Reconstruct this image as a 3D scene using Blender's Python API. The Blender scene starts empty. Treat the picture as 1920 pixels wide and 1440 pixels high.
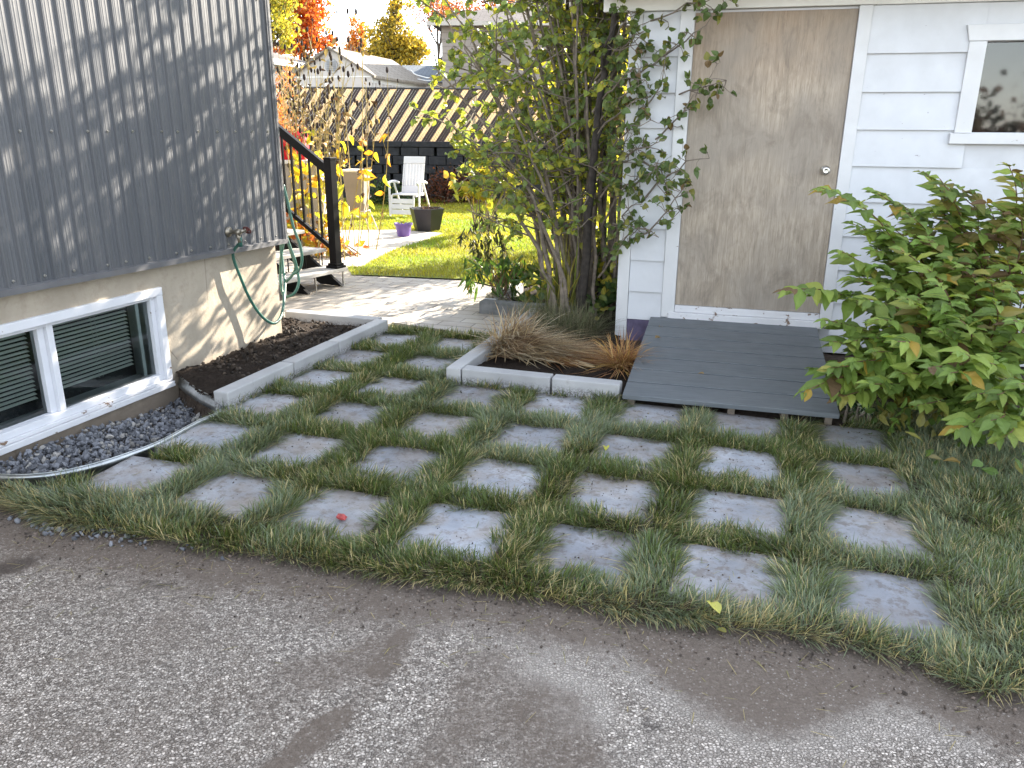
import bpy, math, random
import numpy as np
from mathutils import Vector, Matrix
random.seed(7); rng = np.random.default_rng(7)
S = bpy.context.scene
rad = math.radians

# ------------------------------------------------------------------ camera
CAM_F, CAM_PITCH, CAM_ROLL, CAM_H = 1479.78, 0.3106, 0.0084, 1.5858
cd = bpy.data.cameras.new('camera'); cam = bpy.data.objects.new('camera', cd); S.collection.objects.link(cam)
cd.sensor_width = 36; cd.lens = CAM_F/1920*36; cd.clip_start = 0.05; cd.clip_end = 600
_p, _r = CAM_PITCH, CAM_ROLL
_R = np.array([[1,0,0],[0,-math.sin(_p),-math.cos(_p)],[0,math.cos(_p),-math.sin(_p)]])
_R = np.array([[math.cos(_r),-math.sin(_r),0],[math.sin(_r),math.cos(_r),0],[0,0,1]]) @ _R   # world -> (right, down, forward)
_B = _R.T @ np.diag([1,-1,-1])
cam.matrix_world = Matrix(((*_B[0],0),(*_B[1],0),(*_B[2],CAM_H),(0,0,0,1)))
S.camera = cam
# ------------------------------------------------------------------ light
SUN_AZ, SUN_EL = 40.0, 28.0
w = bpy.data.worlds.new('World'); S.world = w; w.use_nodes = True
nt = w.node_tree; bg = nt.nodes['Background']; sky = nt.nodes.new('ShaderNodeTexSky')
sky.sky_type = 'NISHITA'; sky.sun_disc = False; sky.sun_elevation = rad(SUN_EL); sky.sun_rotation = rad(SUN_AZ)
sky.air_density = 1.0; sky.dust_density = .3; sky.ozone_density = 1.5
hs = nt.nodes.new('ShaderNodeHueSaturation'); hs.inputs['Saturation'].default_value = .40; nt.links.new(sky.outputs[0], hs.inputs['Color'])
nt.links.new(hs.outputs[0], bg.inputs[0]); bg.inputs[1].default_value = 0.15
sl_ = bpy.data.lights.new('sun', 'SUN'); sl_.energy = 5.0; sl_.angle = rad(0.55); sl_.color = (1.0, 0.90, 0.76)
so = bpy.data.objects.new('sun', sl_); S.collection.objects.link(so)
_sd = Vector((math.sin(rad(SUN_AZ))*math.cos(rad(SUN_EL)), math.cos(rad(SUN_AZ))*math.cos(rad(SUN_EL)), math.sin(rad(SUN_EL))))
so.rotation_euler = _sd.to_track_quat('Z', 'Y').to_euler(); so.location = _sd*30
vs = S.view_settings; vs.view_transform = 'Standard'; vs.look = 'None'; vs.gamma = 1; vs.use_curve_mapping = False
vs.exposure = 2.32
S.render.engine = 'CYCLES'
S.cycles.max_bounces = 8; S.cycles.transparent_max_bounces = 12; S.cycles.use_denoising = True

# ------------------------------------------------------------------ survey helpers (the place was measured from the photograph)
def _ray(u, v): return _R.T @ np.array([(u-960)/CAM_F, (v-720)/CAM_F, 1.0])
def gz(u, v, z=0.0):
    d = _ray(u, v); return np.array([0,0,CAM_H]) + d*(z-CAM_H)/d[2]
def at(u, v, Y):
    d = _ray(u, v); return np.array([0,0,CAM_H]) + d*Y/d[1]
class Frame:                       # a plan frame turned by a degrees clockwise
    def __init__(s, ox, oy, a): s.o = np.array([ox, oy]); s.a = rad(a); c, n = math.cos(s.a), math.sin(s.a); s.x = np.array([c,-n]); s.y = np.array([n,c])
    def w(s, x, y, z=0.0): p = s.o + s.x*x + s.y*y; return np.array([p[0], p[1], z])
    def l(s, P): d = np.asarray(P)[..., :2]-s.o; return np.stack([d@s.x, d@s.y], -1)
HOUSE = Frame(-1.837, 6.118, 19.3)   # x out of the metal wall, y along it to the back
SHED = Frame(0.84, 6.208, 15.06)     # x along the shed front, y to the back
GRID = Frame(-1.7931, 3.44, 17.75); GS = 0.55

# ------------------------------------------------------------------ objects
C = S.collection
def tag(o, label=None, cat=None, group=None, kind=None):
    if label: o['label'] = label
    if cat: o['category'] = cat
    if group: o['group'] = group
    if kind or label: o['kind'] = kind or 'thing'
    return o
def thing(name, label, cat, loc=(0,0,0), a=0.0, group=None):
    o = bpy.data.objects.new(name, None); C.objects.link(o); o.location = loc; o.rotation_euler = (0,0,-rad(a)); o.empty_display_size = .1
    return tag(o, label, cat, group)
class MB:
    def __init__(s): s.v = []; s.f = []; s.c = []; s.n = 0; s.col = (1,1,1); s.usecol = False; s.m = []; s.mi = 0
    def add(s, vs_, fs_, col=None):
        vs_ = np.asarray(vs_, float).reshape(-1,3); s.v.append(vs_)
        for f in fs_: s.f.append([i+s.n for i in f]); s.m.append(s.mi)
        cc = np.asarray(col if col is not None else s.col, float)
        if col is not None: s.usecol = True
        s.c.append(np.broadcast_to(cc, (len(vs_), 3)) if cc.ndim == 1 else cc); s.n += len(vs_); return s
    def box(s, x0,x1,y0,y1,z0,z1, M=None, col=None):
        v = np.array([[x,y,z] for z in (z0,z1) for y in (y0,y1) for x in (x0,x1)], float)
        if M is not None: v = (np.c_[v, np.ones(8)] @ np.array(M).T)[:, :3]
        return s.add(v, [(0,2,3,1),(4,5,7,6),(0,1,5,4),(2,6,7,3),(0,4,6,2),(1,3,7,5)], col)
    def quad(s, a,b,c,d, col=None): return s.add([a,b,c,d], [(0,1,2,3)], col)
    def prism(s, poly, z0, z1, col=None):       # poly ccw
        n = len(poly); v = [(*p[:2], z0) for p in poly]+[(*p[:2], z1) for p in poly]
        return s.add(v, [tuple(range(n-1,-1,-1)), tuple(range(n,2*n))]+[(i,(i+1)%n,n+(i+1)%n,n+i) for i in range(n)], col)
    def tube(s, pts, r, sides=6, cap=True, col=None):
        P = np.asarray(pts, float); n = len(P); r = np.broadcast_to(np.asarray(r, float), (n,))
        T = np.gradient(P, axis=0); T /= np.linalg.norm(T, axis=1)[:,None]+1e-12
        u = np.cross(T[0], [0,0,1.0]);
        if np.linalg.norm(u) < 1e-3: u = np.array([1.0,0,0])
        u /= np.linalg.norm(u); V = []
        for i in range(n):
            u = u - T[i]*(u@T[i]); u /= np.linalg.norm(u)+1e-12; b = np.cross(T[i], u)
            for k in range(sides):
                a = 2*math.pi*k/sides; V.append(P[i]+r[i]*(math.cos(a)*u+math.sin(a)*b))
        F = [(i*sides+k, i*sides+(k+1)%sides, (i+1)*sides+(k+1)%sides, (i+1)*sides+k) for i in range(n-1) for k in range(sides)]
        if cap: F += [tuple(range(sides-1,-1,-1)), tuple((n-1)*sides+k for k in range(sides))]
        return s.add(V, F, col)
    def lathe(s, prof, sides=20, M=None, col=None):
        V = []; n = len(prof)
        for (r, z) in prof:
            for k in range(sides):
                a = 2*math.pi*k/sides; V.append((r*math.cos(a), r*math.sin(a), z))
        V = np.array(V)
        if M is not None: V = (np.c_[V, np.ones(len(V))] @ np.array(M).T)[:, :3]
        F = [(i*sides+k, i*sides+(k+1)%sides, (i+1)*sides+(k+1)%sides, (i+1)*sides+k) for i in range(n-1) for k in range(sides)]
        return s.add(V, F, col)
    def build(s, name, mats, parent=None, smooth=False, bevel=0, loc=None, a=0):
        me = bpy.data.meshes.new(name)
        if s.n: me.from_pydata(np.concatenate(s.v).tolist(), [], s.f)
        for m in (mats if isinstance(mats, (list,tuple)) else [mats]): me.materials.append(m)
        if len(me.materials) > 1: me.polygons.foreach_set('material_index', s.m)
        if s.usecol: setcol(me, np.concatenate(s.c))
        if smooth: me.polygons.foreach_set('use_smooth', [True]*len(me.polygons))
        o = bpy.data.objects.new(name, me); C.objects.link(o)
        if parent: o.parent = parent
        if loc is not None: o.location = loc; o.rotation_euler = (0,0,-rad(a))
        if bevel:
            b = o.modifiers.new('bevel', 'BEVEL'); b.width = bevel; b.segments = 2; b.limit_method = 'ANGLE'; b.angle_limit = rad(40)
        me.update(); return o
def setcol(me, c):
    at_ = me.color_attributes.new('Col', 'FLOAT_COLOR', 'POINT')
    at_.data.foreach_set('color', np.c_[c, np.ones(len(c))].astype(np.float32).ravel())
def npmesh(name, V, faces, mat, parent=None, col=None, smooth=False, loc=None, a=0):   # faces: list of int arrays (n,k)
    me = bpy.data.meshes.new(name); me.vertices.add(len(V)); me.vertices.foreach_set('co', np.asarray(V, np.float32).ravel())
    li = np.concatenate([f.ravel() for f in faces]); tot = np.concatenate([np.full(len(f), f.shape[1]) for f in faces])
    me.loops.add(len(li)); me.loops.foreach_set('vertex_index', li.astype(np.int32))
    me.polygons.add(len(tot)); st = np.concatenate([[0], np.cumsum(tot)[:-1]])
    me.polygons.foreach_set('loop_start', st.astype(np.int32)); me.polygons.foreach_set('loop_total', tot.astype(np.int32))
    me.polygons.foreach_set('use_smooth', np.full(len(tot), smooth))
    me.materials.append(mat); me.update(calc_edges=True); me.validate()
    if col is not None: setcol(me, col)
    o = bpy.data.objects.new(name, me); C.objects.link(o)
    if parent: o.parent = parent
    if loc is not None: o.location = loc; o.rotation_euler = (0,0,-rad(a))
    return o
def copy_tree(o, parent=None):
    c = o.copy(); C.objects.link(c)
    if parent is not None: c.parent = parent
    for ch in list(o.children): copy_tree(ch, c)
    return c

# ------------------------------------------------------------------ materials
class NT:
    def __init__(s, name):
        s.m = bpy.data.materials.new(name); s.m.use_nodes = True; s.t = s.m.node_tree; s.b = s.t.nodes['Principled BSDF']; s.out = s.t.nodes['Material Output']
        s._tc = None
    def n(s, typ, **k):
        x = s.t.nodes.new('ShaderNode'+typ)
        for a_, v in k.items(): setattr(x, a_, v)
        return x
    def put(s, sock, v):
        if isinstance(v, bpy.types.NodeSocket): s.t.links.new(v, sock)
        elif v is not None: sock.default_value = v if not (isinstance(v, tuple) and len(v) == 3 and len(sock.default_value) == 4) else (*v, 1)
    def co(s, random=False):
        if s._tc is None:
            s._tc = s.n('TexCoord').outputs['Object']
            if random:
                oi = s.n('ObjectInfo'); mu = s.n('VectorMath', operation='MULTIPLY_ADD')
                cx = s.n('CombineXYZ'); 
                for k in range(3): s.put(cx.inputs[k], oi.outputs['Random'])
                s.put(mu.inputs[0], cx.outputs[0]); mu.inputs[1].default_value = (37,91,53); s.put(mu.inputs[2], s._tc); s._tc = mu.outputs[0]
        return s._tc
    def scale(s, vec, v3):
        mp = s.n('Mapping'); s.put(mp.inputs[0], vec); mp.inputs['Scale'].default_value = v3; return mp.outputs[0]
    def noise(s, sc, det=4, rough=.55, vec=None, dist=0):
        x = s.n('TexNoise'); s.put(x.inputs['Vector'], vec if vec is not None else s.co()); x.inputs['Scale'].default_value = sc; x.inputs['Detail'].default_value = det; x.inputs['Roughness'].default_value = rough; x.inputs['Distortion'].default_value = dist
        return x.outputs[0]
    def voro(s, sc, feature='F1', vec=None, out='Distance', rnd=1):
        x = s.n('TexVoronoi', feature=feature); s.put(x.inputs['Vector'], vec if vec is not None else s.co()); x.inputs['Scale'].default_value = sc; x.inputs['Randomness'].default_value = rnd
        return x.outputs[out]
    def ramp(s, fac, stops):
        x = s.n('ValToRGB'); s.put(x.inputs[0], fac); e = x.color_ramp.elements
        while len(e) < len(stops): e.new(.5)
        for q, (p, c) in zip(e, stops): q.position = p; q.color = (*c, 1) if isinstance(c, tuple) else (c,c,c,1)
        return x.outputs[0]
    def mix(s, fac, a, b, mode='MIX'):
        x = s.n('Mix', data_type='RGBA', blend_type=mode); s.put(x.inputs['Factor'], fac); s.put(x.inputs['A'], a); s.put(x.inputs['B'], b); return x.outputs['Result']
    def math(s, op, a, b=None):
        x = s.n('Math', operation=op); s.put(x.inputs[0], a); s.put(x.inputs[1], b); return x.outputs[0]
    def attr(s, name='Col'): return s.n('Attribute', attribute_name=name).outputs['Color']
    def bump(s, h, strength=.3, dist=.01, prev=None):
        x = s.n('Bump'); s.put(x.inputs['Height'], h); x.inputs['Strength'].default_value = strength; x.inputs['Distance'].default_value = dist
        if prev is not None: s.put(x.inputs['Normal'], prev)
        return x.outputs[0]
    def done(s, col=None, rough=None, nrm=None, metal=0, spec=None, trans=None):
        b = s.b
        s.put(b.inputs['Base Color'], col); s.put(b.inputs['Roughness'], rough); s.put(b.inputs['Normal'], nrm) if nrm is not None else 0
        b.inputs['Metallic'].default_value = metal
        if spec is not None: b.inputs['Specular IOR Level'].default_value = spec
        if trans:
            t = s.n('BsdfTranslucent'); s.put(t.inputs[0], trans[1] if len(trans) > 1 else col)
            if nrm is not None: s.put(t.inputs['Normal'], nrm)
            mx = s.n('MixShader'); mx.inputs[0].default_value = trans[0]; s.t.links.new(b.outputs[0], mx.inputs[1]); s.t.links.new(t.outputs[0], mx.inputs[2]); s.t.links.new(mx.outputs[0], s.out.inputs[0])
        return s.m
def simple(name, c, rough=.6, var=.18, sc=8, bump=0, bsc=60, metal=0, spec=None, random=False, trans=None):
    n = NT(name); n.co(random); c = np.array(c)
    col = n.ramp(n.noise(sc, 5), [(.3, tuple(c*(1-var))), (.7, tuple(np.minimum(c*(1+var), 1)))])
    nr = n.bump(n.noise(bsc, 3), bump, .004) if bump else None
    return n.done(col, rough, nr, metal, spec, (trans, col) if trans else None)
def leafmat(name, trans=.4, rough=.45, tint=(1.25,1.2,.55)):
    n = NT(name); c = n.attr(); v = n.mix(1, c, (*[t*1 for t in tint],), 'MULTIPLY')
    n.b.inputs['Specular IOR Level'].default_value = .35
    return n.done(c, rough, trans=(trans, v))
# ------------------------------------------------------------------ material set
def m_siding():
    n = NT('painted_ribbed_steel'); v = n.scale(n.co(), (1,1,.05))
    col = n.ramp(n.noise(6, 5, vec=v), [(.3,(.08,.085,.094)),(.7,(.118,.121,.128))])
    col = n.mix(n.ramp(n.noise(3.1,5),[(.6,0.),(.8,.25)]), col, (.22,.2,.175))
    wv = n.n('TexWave', wave_type='BANDS', bands_direction='Y', wave_profile='SIN'); n.put(wv.inputs[0], n.co()); wv.inputs['Scale'].default_value = 13.6; wv.inputs['Distortion'].default_value = 0
    h = n.math('POWER', wv.outputs['Fac'], 4.0)
    nr = n.bump(h, .5, .004); nr = n.bump(n.noise(5,3), .12, .02, nr)
    return n.done(col, n.ramp(n.noise(9,4),[(.3,.42),(.7,.58)]), nr, 0, .45)
def m_stucco():
    n = NT('cement_stucco'); 
    c = n.ramp(n.noise(2.2,6,.6), [(.3,(.33,.285,.225)),(.55,(.43,.375,.30)),(.75,(.5,.44,.36))])
    c = n.mix(n.ramp(n.noise(9,7,.7),[(.5,0.),(.72,.6)]), c, (.27,.22,.165))
    ck = n.voro(1.6,'DISTANCE_TO_EDGE', n.scale(n.co(),(1,1,.8))); c = n.mix(n.math('MULTIPLY', n.ramp(ck,[(.0,.7),(.006,0.)]), n.ramp(n.noise(2.5,3),[(.5,0.),(.56,1.)])), c, (.12,.10,.08))
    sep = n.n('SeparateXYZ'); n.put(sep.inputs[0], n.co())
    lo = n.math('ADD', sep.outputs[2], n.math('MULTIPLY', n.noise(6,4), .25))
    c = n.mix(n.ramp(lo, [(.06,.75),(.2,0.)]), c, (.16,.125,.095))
    nr = n.bump(n.noise(70,4), .35, .006); nr = n.bump(n.noise(7,4), .3, .02, nr)
    return n.done(c, .9, nr, 0, .2)
def m_white(name, base=(.80,.80,.80), peel=.0, sc=5, under=(.2,.16,.13), grime=.5):
    n = NT(name); b = np.array(base)
    c = n.ramp(n.noise(sc,5), [(.3,tuple(b*.9)),(.65,tuple(b))])
    c = n.mix(n.ramp(n.noise(1.3,6,.65), [(.5,0.),(.8,grime)]), c, tuple(b*np.array([.72,.7,.66])))
    h = n.noise(90,3)
    if peel:
        v = n.scale(n.co(), (1,1,1.6)); pn = n.noise(11,8,.68,v)
        k = n.ramp(pn, [(.66-peel*.2,0.),(.675-peel*.2,1.)])
        c = n.mix(k, c, n.mix(n.noise(40,4), tuple(np.array(under)*.7), tuple(np.array(under)*1.5)))
        nr = n.bump(k, .5, -.003)
        return n.done(c, .5, nr, 0, .4)
    return n.done(c, .5, n.bump(h, .05, .002), 0, .4)
def m_plywood():
    n = NT('weathered_plywood'); v = n.scale(n.co(), (9,9,.9))
    c = n.ramp(n.noise(5,8,.72,v,.6), [(.25,(.27,.22,.165)),(.5,(.41,.345,.27)),(.75,(.56,.48,.39))])
    v2 = n.scale(n.co(), (22,22,.9)); c = n.mix(n.ramp(n.noise(9,5,.6,v2),[(.54,0.),(.70,.75)]), c, (.17,.135,.10))
    sep = n.n('SeparateXYZ'); n.put(sep.inputs[0], n.co())
    zz = n.math('ADD', sep.outputs[2], n.math('MULTIPLY', n.noise(2.5,5), .5))
    c = n.mix(n.ramp(n.math('DIVIDE', zz, 3.0), [(.66,0.),(.92,.55)]), c, (.30,.19,.115))
    c = n.mix(n.ramp(n.noise(1.7,4),[(.40,0.),(.60,.7)]), c, (.29,.255,.215)); c = n.mix(n.ramp(n.noise(4.2,7,.7,n.scale(n.co(),(1.6,1,.8)),.8),[(.50,0.),(.68,.6)]), c, (.20,.165,.13))
    v3 = n.scale(n.co(), (60,60,2)); nr = n.bump(n.noise(8,4,.6,v3), .35, .004)
    return n.done(c, .75, nr, 0, .25)
def m_slab():
    n = NT('concrete_slab'); n.co(True)
    c = n.ramp(n.noise(4.5,6,.6), [(.28,(.215,.225,.245)),(.5,(.31,.325,.352)),(.72,(.41,.428,.46))])
    c = n.mix(n.ramp(n.noise(2.3,5,.6),[(.55,0.),(.72,.55)]), c, (.58,.585,.61))
    c = n.mix(n.ramp(n.noise(9,7,.72),[(.50,0.),(.70,.7)]), c, (.18,.155,.13))
    c = n.mix(n.ramp(n.noise(26,6,.7),[(.58,0.),(.70,.8)]), c, (.11,.09,.07))
    c = n.mix(n.ramp(n.noise(3.4,7,.68),[(.44,0.),(.62,.62)]), c, (.255,.215,.175))
    c = n.mix(n.ramp(n.noise(17,8,.72),[(.52,0.),(.60,.6)]), c, (.165,.135,.11))
    tc = n.n('TexCoord'); sx = n.n('SeparateXYZ'); n.put(sx.inputs[0], tc.outputs['Object']); ed = n.math('MAXIMUM', n.math('ABSOLUTE', sx.outputs[0]), n.math('ABSOLUTE', sx.outputs[1]))
    c = n.mix(n.ramp(n.math('ADD', ed, n.math('MULTIPLY', n.noise(9,6,.7), .12)), [(.20,0.),(.28,.7)]), c, (.13,.105,.082))
    oi = n.n('ObjectInfo'); c = n.mix(1, c, n.ramp(oi.outputs['Random'], [(0.,(.78,.78,.8)),(.5,(1.,.98,.96)),(1.,(1.2,1.22,1.26))]), 'MULTIPLY')
    nr = n.bump(n.noise(6,6,.6), .6, .025); nr = n.bump(n.noise(120,3), .3, .004, nr)
    return n.done(c, n.ramp(n.noise(8,4),[(.3,.5),(.7,.8)]), nr, 0, .35)
def m_curb():
    n = NT('cast_concrete_curb'); n.co(True)
    c = n.ramp(n.noise(3,6,.6), [(.3,(.35,.35,.355)),(.55,(.44,.44,.44)),(.75,(.53,.53,.525))])
    c = n.mix(n.ramp(n.noise(12,7,.7),[(.6,0.),(.72,.5)]), c, (.24,.21,.18))
    tc = n.n('TexCoord'); sep = n.n('SeparateXYZ'); n.put(sep.inputs[0], tc.outputs['Object'])
    low = n.ramp(n.math('ADD', sep.outputs[2], n.math('MULTIPLY', n.noise(7,4), .05)), [(.095,.8),(.145,0.)])
    dirt = n.math('MULTIPLY', low, n.ramp(n.noise(90,5,.8),[(.46,0.),(.54,1.)]))
    c = n.mix(dirt, c, (.085,.07,.06))
    nr = n.bump(n.noise(60,4), .3, .004)
    return n.done(c, .85, nr, 0, .3)
def m_paver():
    n = NT('concrete_pavers'); br = n.n('TexBrick'); n.put(br.inputs[0], n.co())
    br.offset = .5; br.inputs['Scale'].default_value = 1; br.inputs['Brick Width'].default_value = .30; br.inputs['Row Height'].default_value = .15; br.inputs['Mortar Size'].default_value = .006; br.inputs['Mortar Smooth'].default_value = .3; br.inputs['Bias'].default_value = 0
    for k, c_ in (('Color1',(.37,.33,.275)),('Color2',(.26,.23,.195)),('Mortar',(.07,.055,.045))): n.put(br.inputs[k], c_)
    c = n.mix(n.ramp(n.noise(2.2,6,.6),[(.4,0.),(.75,.55)]), br.outputs[0], (.40,.365,.31))
    c = n.mix(n.ramp(n.noise(5,6,.7),[(.6,0.),(.75,.6)]), c, (.2,.165,.13))
    h = n.mix(.25, n.math('SUBTRACT', 1.0, br.outputs['Fac']), n.noise(50,4))
    return n.done(c, n.ramp(n.noise(4,4),[(.35,.45),(.65,.75)]), n.bump(h, .7, .008), 0, .4)
def m_driveway():
    n = NT('worn_aggregate_asphalt'); at_ = n.n('Attribute', attribute_name='Col').outputs['Color']
    sp = n.n('SeparateColor'); n.put(sp.inputs[0], at_); dust, pale, damp = sp.outputs
    wob = n.n('VectorMath', operation='MULTIPLY_ADD'); nz = n.n('TexNoise'); n.put(nz.inputs[0], n.co()); nz.inputs['Scale'].default_value = 60
    n.put(wob.inputs[0], nz.outputs['Color']); wob.inputs[1].default_value = (.006,.006,.006); n.put(wob.inputs[2], n.co())
    v = n.scale(wob.outputs[0], (1,1.15,1))
    cell = n.voro(95, 'F1', v, 'Color'); d = n.voro(95, 'DISTANCE_TO_EDGE', v)
    v2 = n.scale(wob.outputs[0], (1.1,1,1)); cell2 = n.voro(190, 'F1', v2, 'Color'); d2 = n.voro(190, 'DISTANCE_TO_EDGE', v2)
    r1 = n.n('SeparateColor'); n.put(r1.inputs[0], cell); r2 = n.n('SeparateColor'); n.put(r2.inputs[0], cell2)
    chip = n.ramp(r1.outputs[0], [(.0,(.085,.078,.072)),(.28,(.17,.16,.15)),(.5,(.34,.33,.315)),(.75,(.48,.47,.455)),(1.,(.72,.70,.67))])
    fine = n.ramp(r2.outputs[0], [(.0,(.075,.066,.06)),(.5,(.19,.172,.16)),(1.,(.5,.48,.46))])
    c = n.mix(n.ramp(d, [(.015,0.),(.07,1.)]), fine, chip)
    c = n.mix(n.ramp(r2.outputs[1],[(.55,0.),(.6,.8)]), c, fine)
    c = n.mix(n.ramp(n.noise(1.1,5),[(.35,0.),(.7,.4)]), c, (.2,.19,.18))
    c = n.mix(n.ramp(n.noise(3.7,6,.65),[(.42,0.),(.75,.45)]), c, (.17,.145,.125)); c = n.mix(1, c, (1.36,1.24,1.12), 'MULTIPLY')
    c = n.mix(n.math('MULTIPLY', pale, n.ramp(n.noise(35,6,.75),[(.3,.25),(.62,.95)])), c, (.50,.445,.39))
    gr = n.mix(n.noise(150,4,.8), (.055,.041,.032), (.19,.15,.118))
    gr = n.mix(n.ramp(r2.outputs[2],[(.955,0.),(.97,.6)]), gr, (.36,.325,.29))
    dm = n.math('ADD', dust, n.math('MULTIPLY', n.math('SUBTRACT', n.noise(38,8,.8), .5), 1.2))
    dm = n.math('ADD', dm, n.math('MULTIPLY', n.math('SUBTRACT', n.noise(5,6,.65), .5), .6))
    dk = n.math('MULTIPLY', n.ramp(dm, [(.2,0.),(.8,.90)]), n.ramp(dust,[(0.,0.),(.12,1.)]))
    c = n.mix(dk, c, gr)
    c = n.mix(n.math('MULTIPLY', damp, .75), c, (.035,.026,.022))
    hh = n.mix(dk, n.ramp(d,[(0.,0.),(.2,1.)]), n.noise(120,3))
    nr = n.bump(hh, .9, .008); nr = n.bump(n.noise(14,4), .25, .02, nr)
    return n.done(c, n.mix(dk, n.ramp(r1.outputs[1],[(0.,.35),(1.,.8)]), (.95,.95,.95)), nr, 0, .35)
def m_soil(name, c1, c2, sc=40):
    n = NT(name); c = n.ramp(n.noise(sc,7,.75), [(.3,c1),(.6,c2),(.8,tuple(np.array(c2)*1.8))])
    return n.done(c, .95, n.bump(n.noise(sc*1.2,6,.7), .8, .012), 0, .15)
def m_galv():
    n = NT('galvanized_steel'); c = n.ramp(n.voro(28,'F1',None,'Color'), [(0.,(.36,.385,.39)),(1.,(.52,.545,.55))])
    c = n.mix(n.ramp(n.noise(6,5),[(.55,0.),(.75,.5)]), c, (.25,.25,.24))
    return n.done(c, n.ramp(n.noise(9,4),[(.3,.3),(.7,.5)]), n.bump(n.noise(5,2), .1, .01), 1.0)
def m_deck():
    n = NT('grey_painted_boards'); n.co(True); v = n.scale(n.co(), (.6,8,8))
    c = n.ramp(n.noise(7,5,.6,v), [(.3,(.105,.12,.132)),(.7,(.155,.17,.182))])
    c = n.mix(n.ramp(n.noise(16,6,.75),[(.64,0.),(.7,.5)]), c, (.17,.17,.165))
    c = n.mix(n.ramp(n.noise(3,4),[(.45,0.),(.75,.3)]), c, (.13,.135,.135))
    return n.done(c, n.ramp(n.noise(6,4),[(.3,.45),(.7,.65)]), n.bump(n.noise(9,4,.6,v), .25, .004), 0, .4)
def m_shingle(name, a, b, row=.14):
    n = NT(name); br = n.n('TexBrick'); n.put(br.inputs[0], n.co()); br.inputs['Scale'].default_value = 1; br.inputs['Brick Width'].default_value = .33; br.inputs['Row Height'].default_value = row; br.inputs['Mortar Size'].default_value = .012
    n.put(br.inputs['Color1'], a); n.put(br.inputs['Color2'], b); n.put(br.inputs['Mortar'], tuple(np.array(a)*.5))
    c = n.mix(n.ramp(n.noise(30,5),[(.4,0.),(.7,.5)]), br.outputs[0], tuple(np.array(b)*1.2))
    return n.done(c, .9, n.bump(br.outputs['Fac'], .5, -.01), 0, .2)
def m_glass(name, refl=.9, tint=(.75,.82,.82)):
    n = NT(name); n.t.nodes.remove(n.b)
    g = n.n('BsdfGlossy'); g.inputs['Roughness'].default_value = .03; g.inputs['Color'].default_value = (.95,.95,.95,1)
    g.inputs['Color'].default_value = (refl,refl,refl,1)
    t = n.n('BsdfTransparent'); t.inputs[0].default_value = (*tint,1)
    f = n.n('Fresnel'); f.inputs[0].default_value = 1.75
    n.put(g.inputs['Normal'], n.bump(n.noise(2.2,1), .012, .02))
    m_ = n.n('MixShader'); n.put(m_.inputs[0], f.outputs[0]); n.t.links.new(t.outputs[0], m_.inputs[1]); n.t.links.new(g.outputs[0], m_.inputs[2]); n.t.links.new(m_.outputs[0], n.out.inputs[0])
    return n.m
M_SIDING = m_siding(); M_STUCCO = m_stucco(); M_PLY = m_plywood(); M_SLAB = m_slab(); M_CURB = m_curb(); M_PAVER = m_paver(); M_DRIVE = m_driveway()
M_TRIMGREY = simple('grey_metal_trim', (.12,.12,.125), .5, .15)
M_WHITE = m_white('white_siding_paint', (.63,.645,.67), .0)
M_SIDEPEEL = m_white('white_siding_paint_flaked', (.63,.645,.67), -.07, 5, (.3,.28,.3))
M_TRIMPEEL = m_white('white_trim_paint_chipped', (.67,.675,.68), -.12, 5, (.25,.2,.16), .35)
M_SILLPEEL = m_white('white_sill_paint_peeling', (.70,.70,.72), .22, 5, (.17,.11,.075))
M_WINPEEL = m_white('white_window_paint_peeling', (.70,.71,.745), .04, 5, (.17,.11,.08), .4)
M_SOIL = m_soil('bare_soil', (.035,.026,.02), (.10,.077,.06), 30); M_MULCH = m_soil('dark_compost', (.012,.009,.007), (.035,.026,.02), 55)
M_GALV = m_galv(); M_DECK = m_deck(); M_GLASS = m_glass('window_glass'); M_GLASS2 = m_glass('shed_glass', .9, (.6,.62,.64))
M_SHINGLE = m_shingle('grey_shingles', (.10,.09,.085), (.15,.135,.13)); M_SHINGLE_TAN = m_shingle('tan_shingles', (.27,.235,.19), (.34,.30,.25)); M_SHINGLE_BLUE = m_shingle('slate_shingles', (.13,.15,.17), (.18,.2,.22))
M_BLACK = simple('black_aluminium', (.004,.004,.005), .5, .2, 12, spec=.12); M_TREAD = simple('grey_composite_tread', (.42,.40,.37), .7, .15, 9, .2, 80)
M_PLASTIC = simple('white_resin', (.58,.57,.58), .45, .06, 6, spec=.4); M_PURPLE = simple('purple_resin', (.11,.06,.26), .4, .15); M_BLACKPOT = simple('black_resin', (.015,.015,.016), .4, .3, 6)
M_HOSE = simple('green_hose', (.03,.11,.085), .35, .2, 14, spec=.5); M_BRASS = simple('old_brass', (.28,.25,.2), .4, .3, 30, metal=.8); M_REDKNOB = simple('rusty_red_enamel', (.10,.018,.016), .5, .5, 60)
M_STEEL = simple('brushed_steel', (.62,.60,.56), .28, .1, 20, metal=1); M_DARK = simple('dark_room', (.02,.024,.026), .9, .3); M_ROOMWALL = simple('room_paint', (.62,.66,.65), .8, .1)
M_BLIND = simple('blind_slats', (.66,.69,.63), .5, .08, 4); M_CORD = simple('blind_cord', (.5,.5,.46), .8, .1)
M_OLDWOOD = simple('old_lumber', (.16,.13,.10), .85, .35, 20, .4, 60); M_PURPLEPAINT = simple('purple_painted_board', (.115,.092,.165), .6, .35, 12)
M_BLOCK = simple('black_split_block', (.022,.023,.026), .9, .45, 9, .8, 25); M_SLATB = simple('beige_fence_slat', (.76,.63,.45), .5, .1, 5, trans=.55); M_SLATD = simple('brown_fence_slat', (.045,.026,.022), .5, .25, 5)
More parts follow.
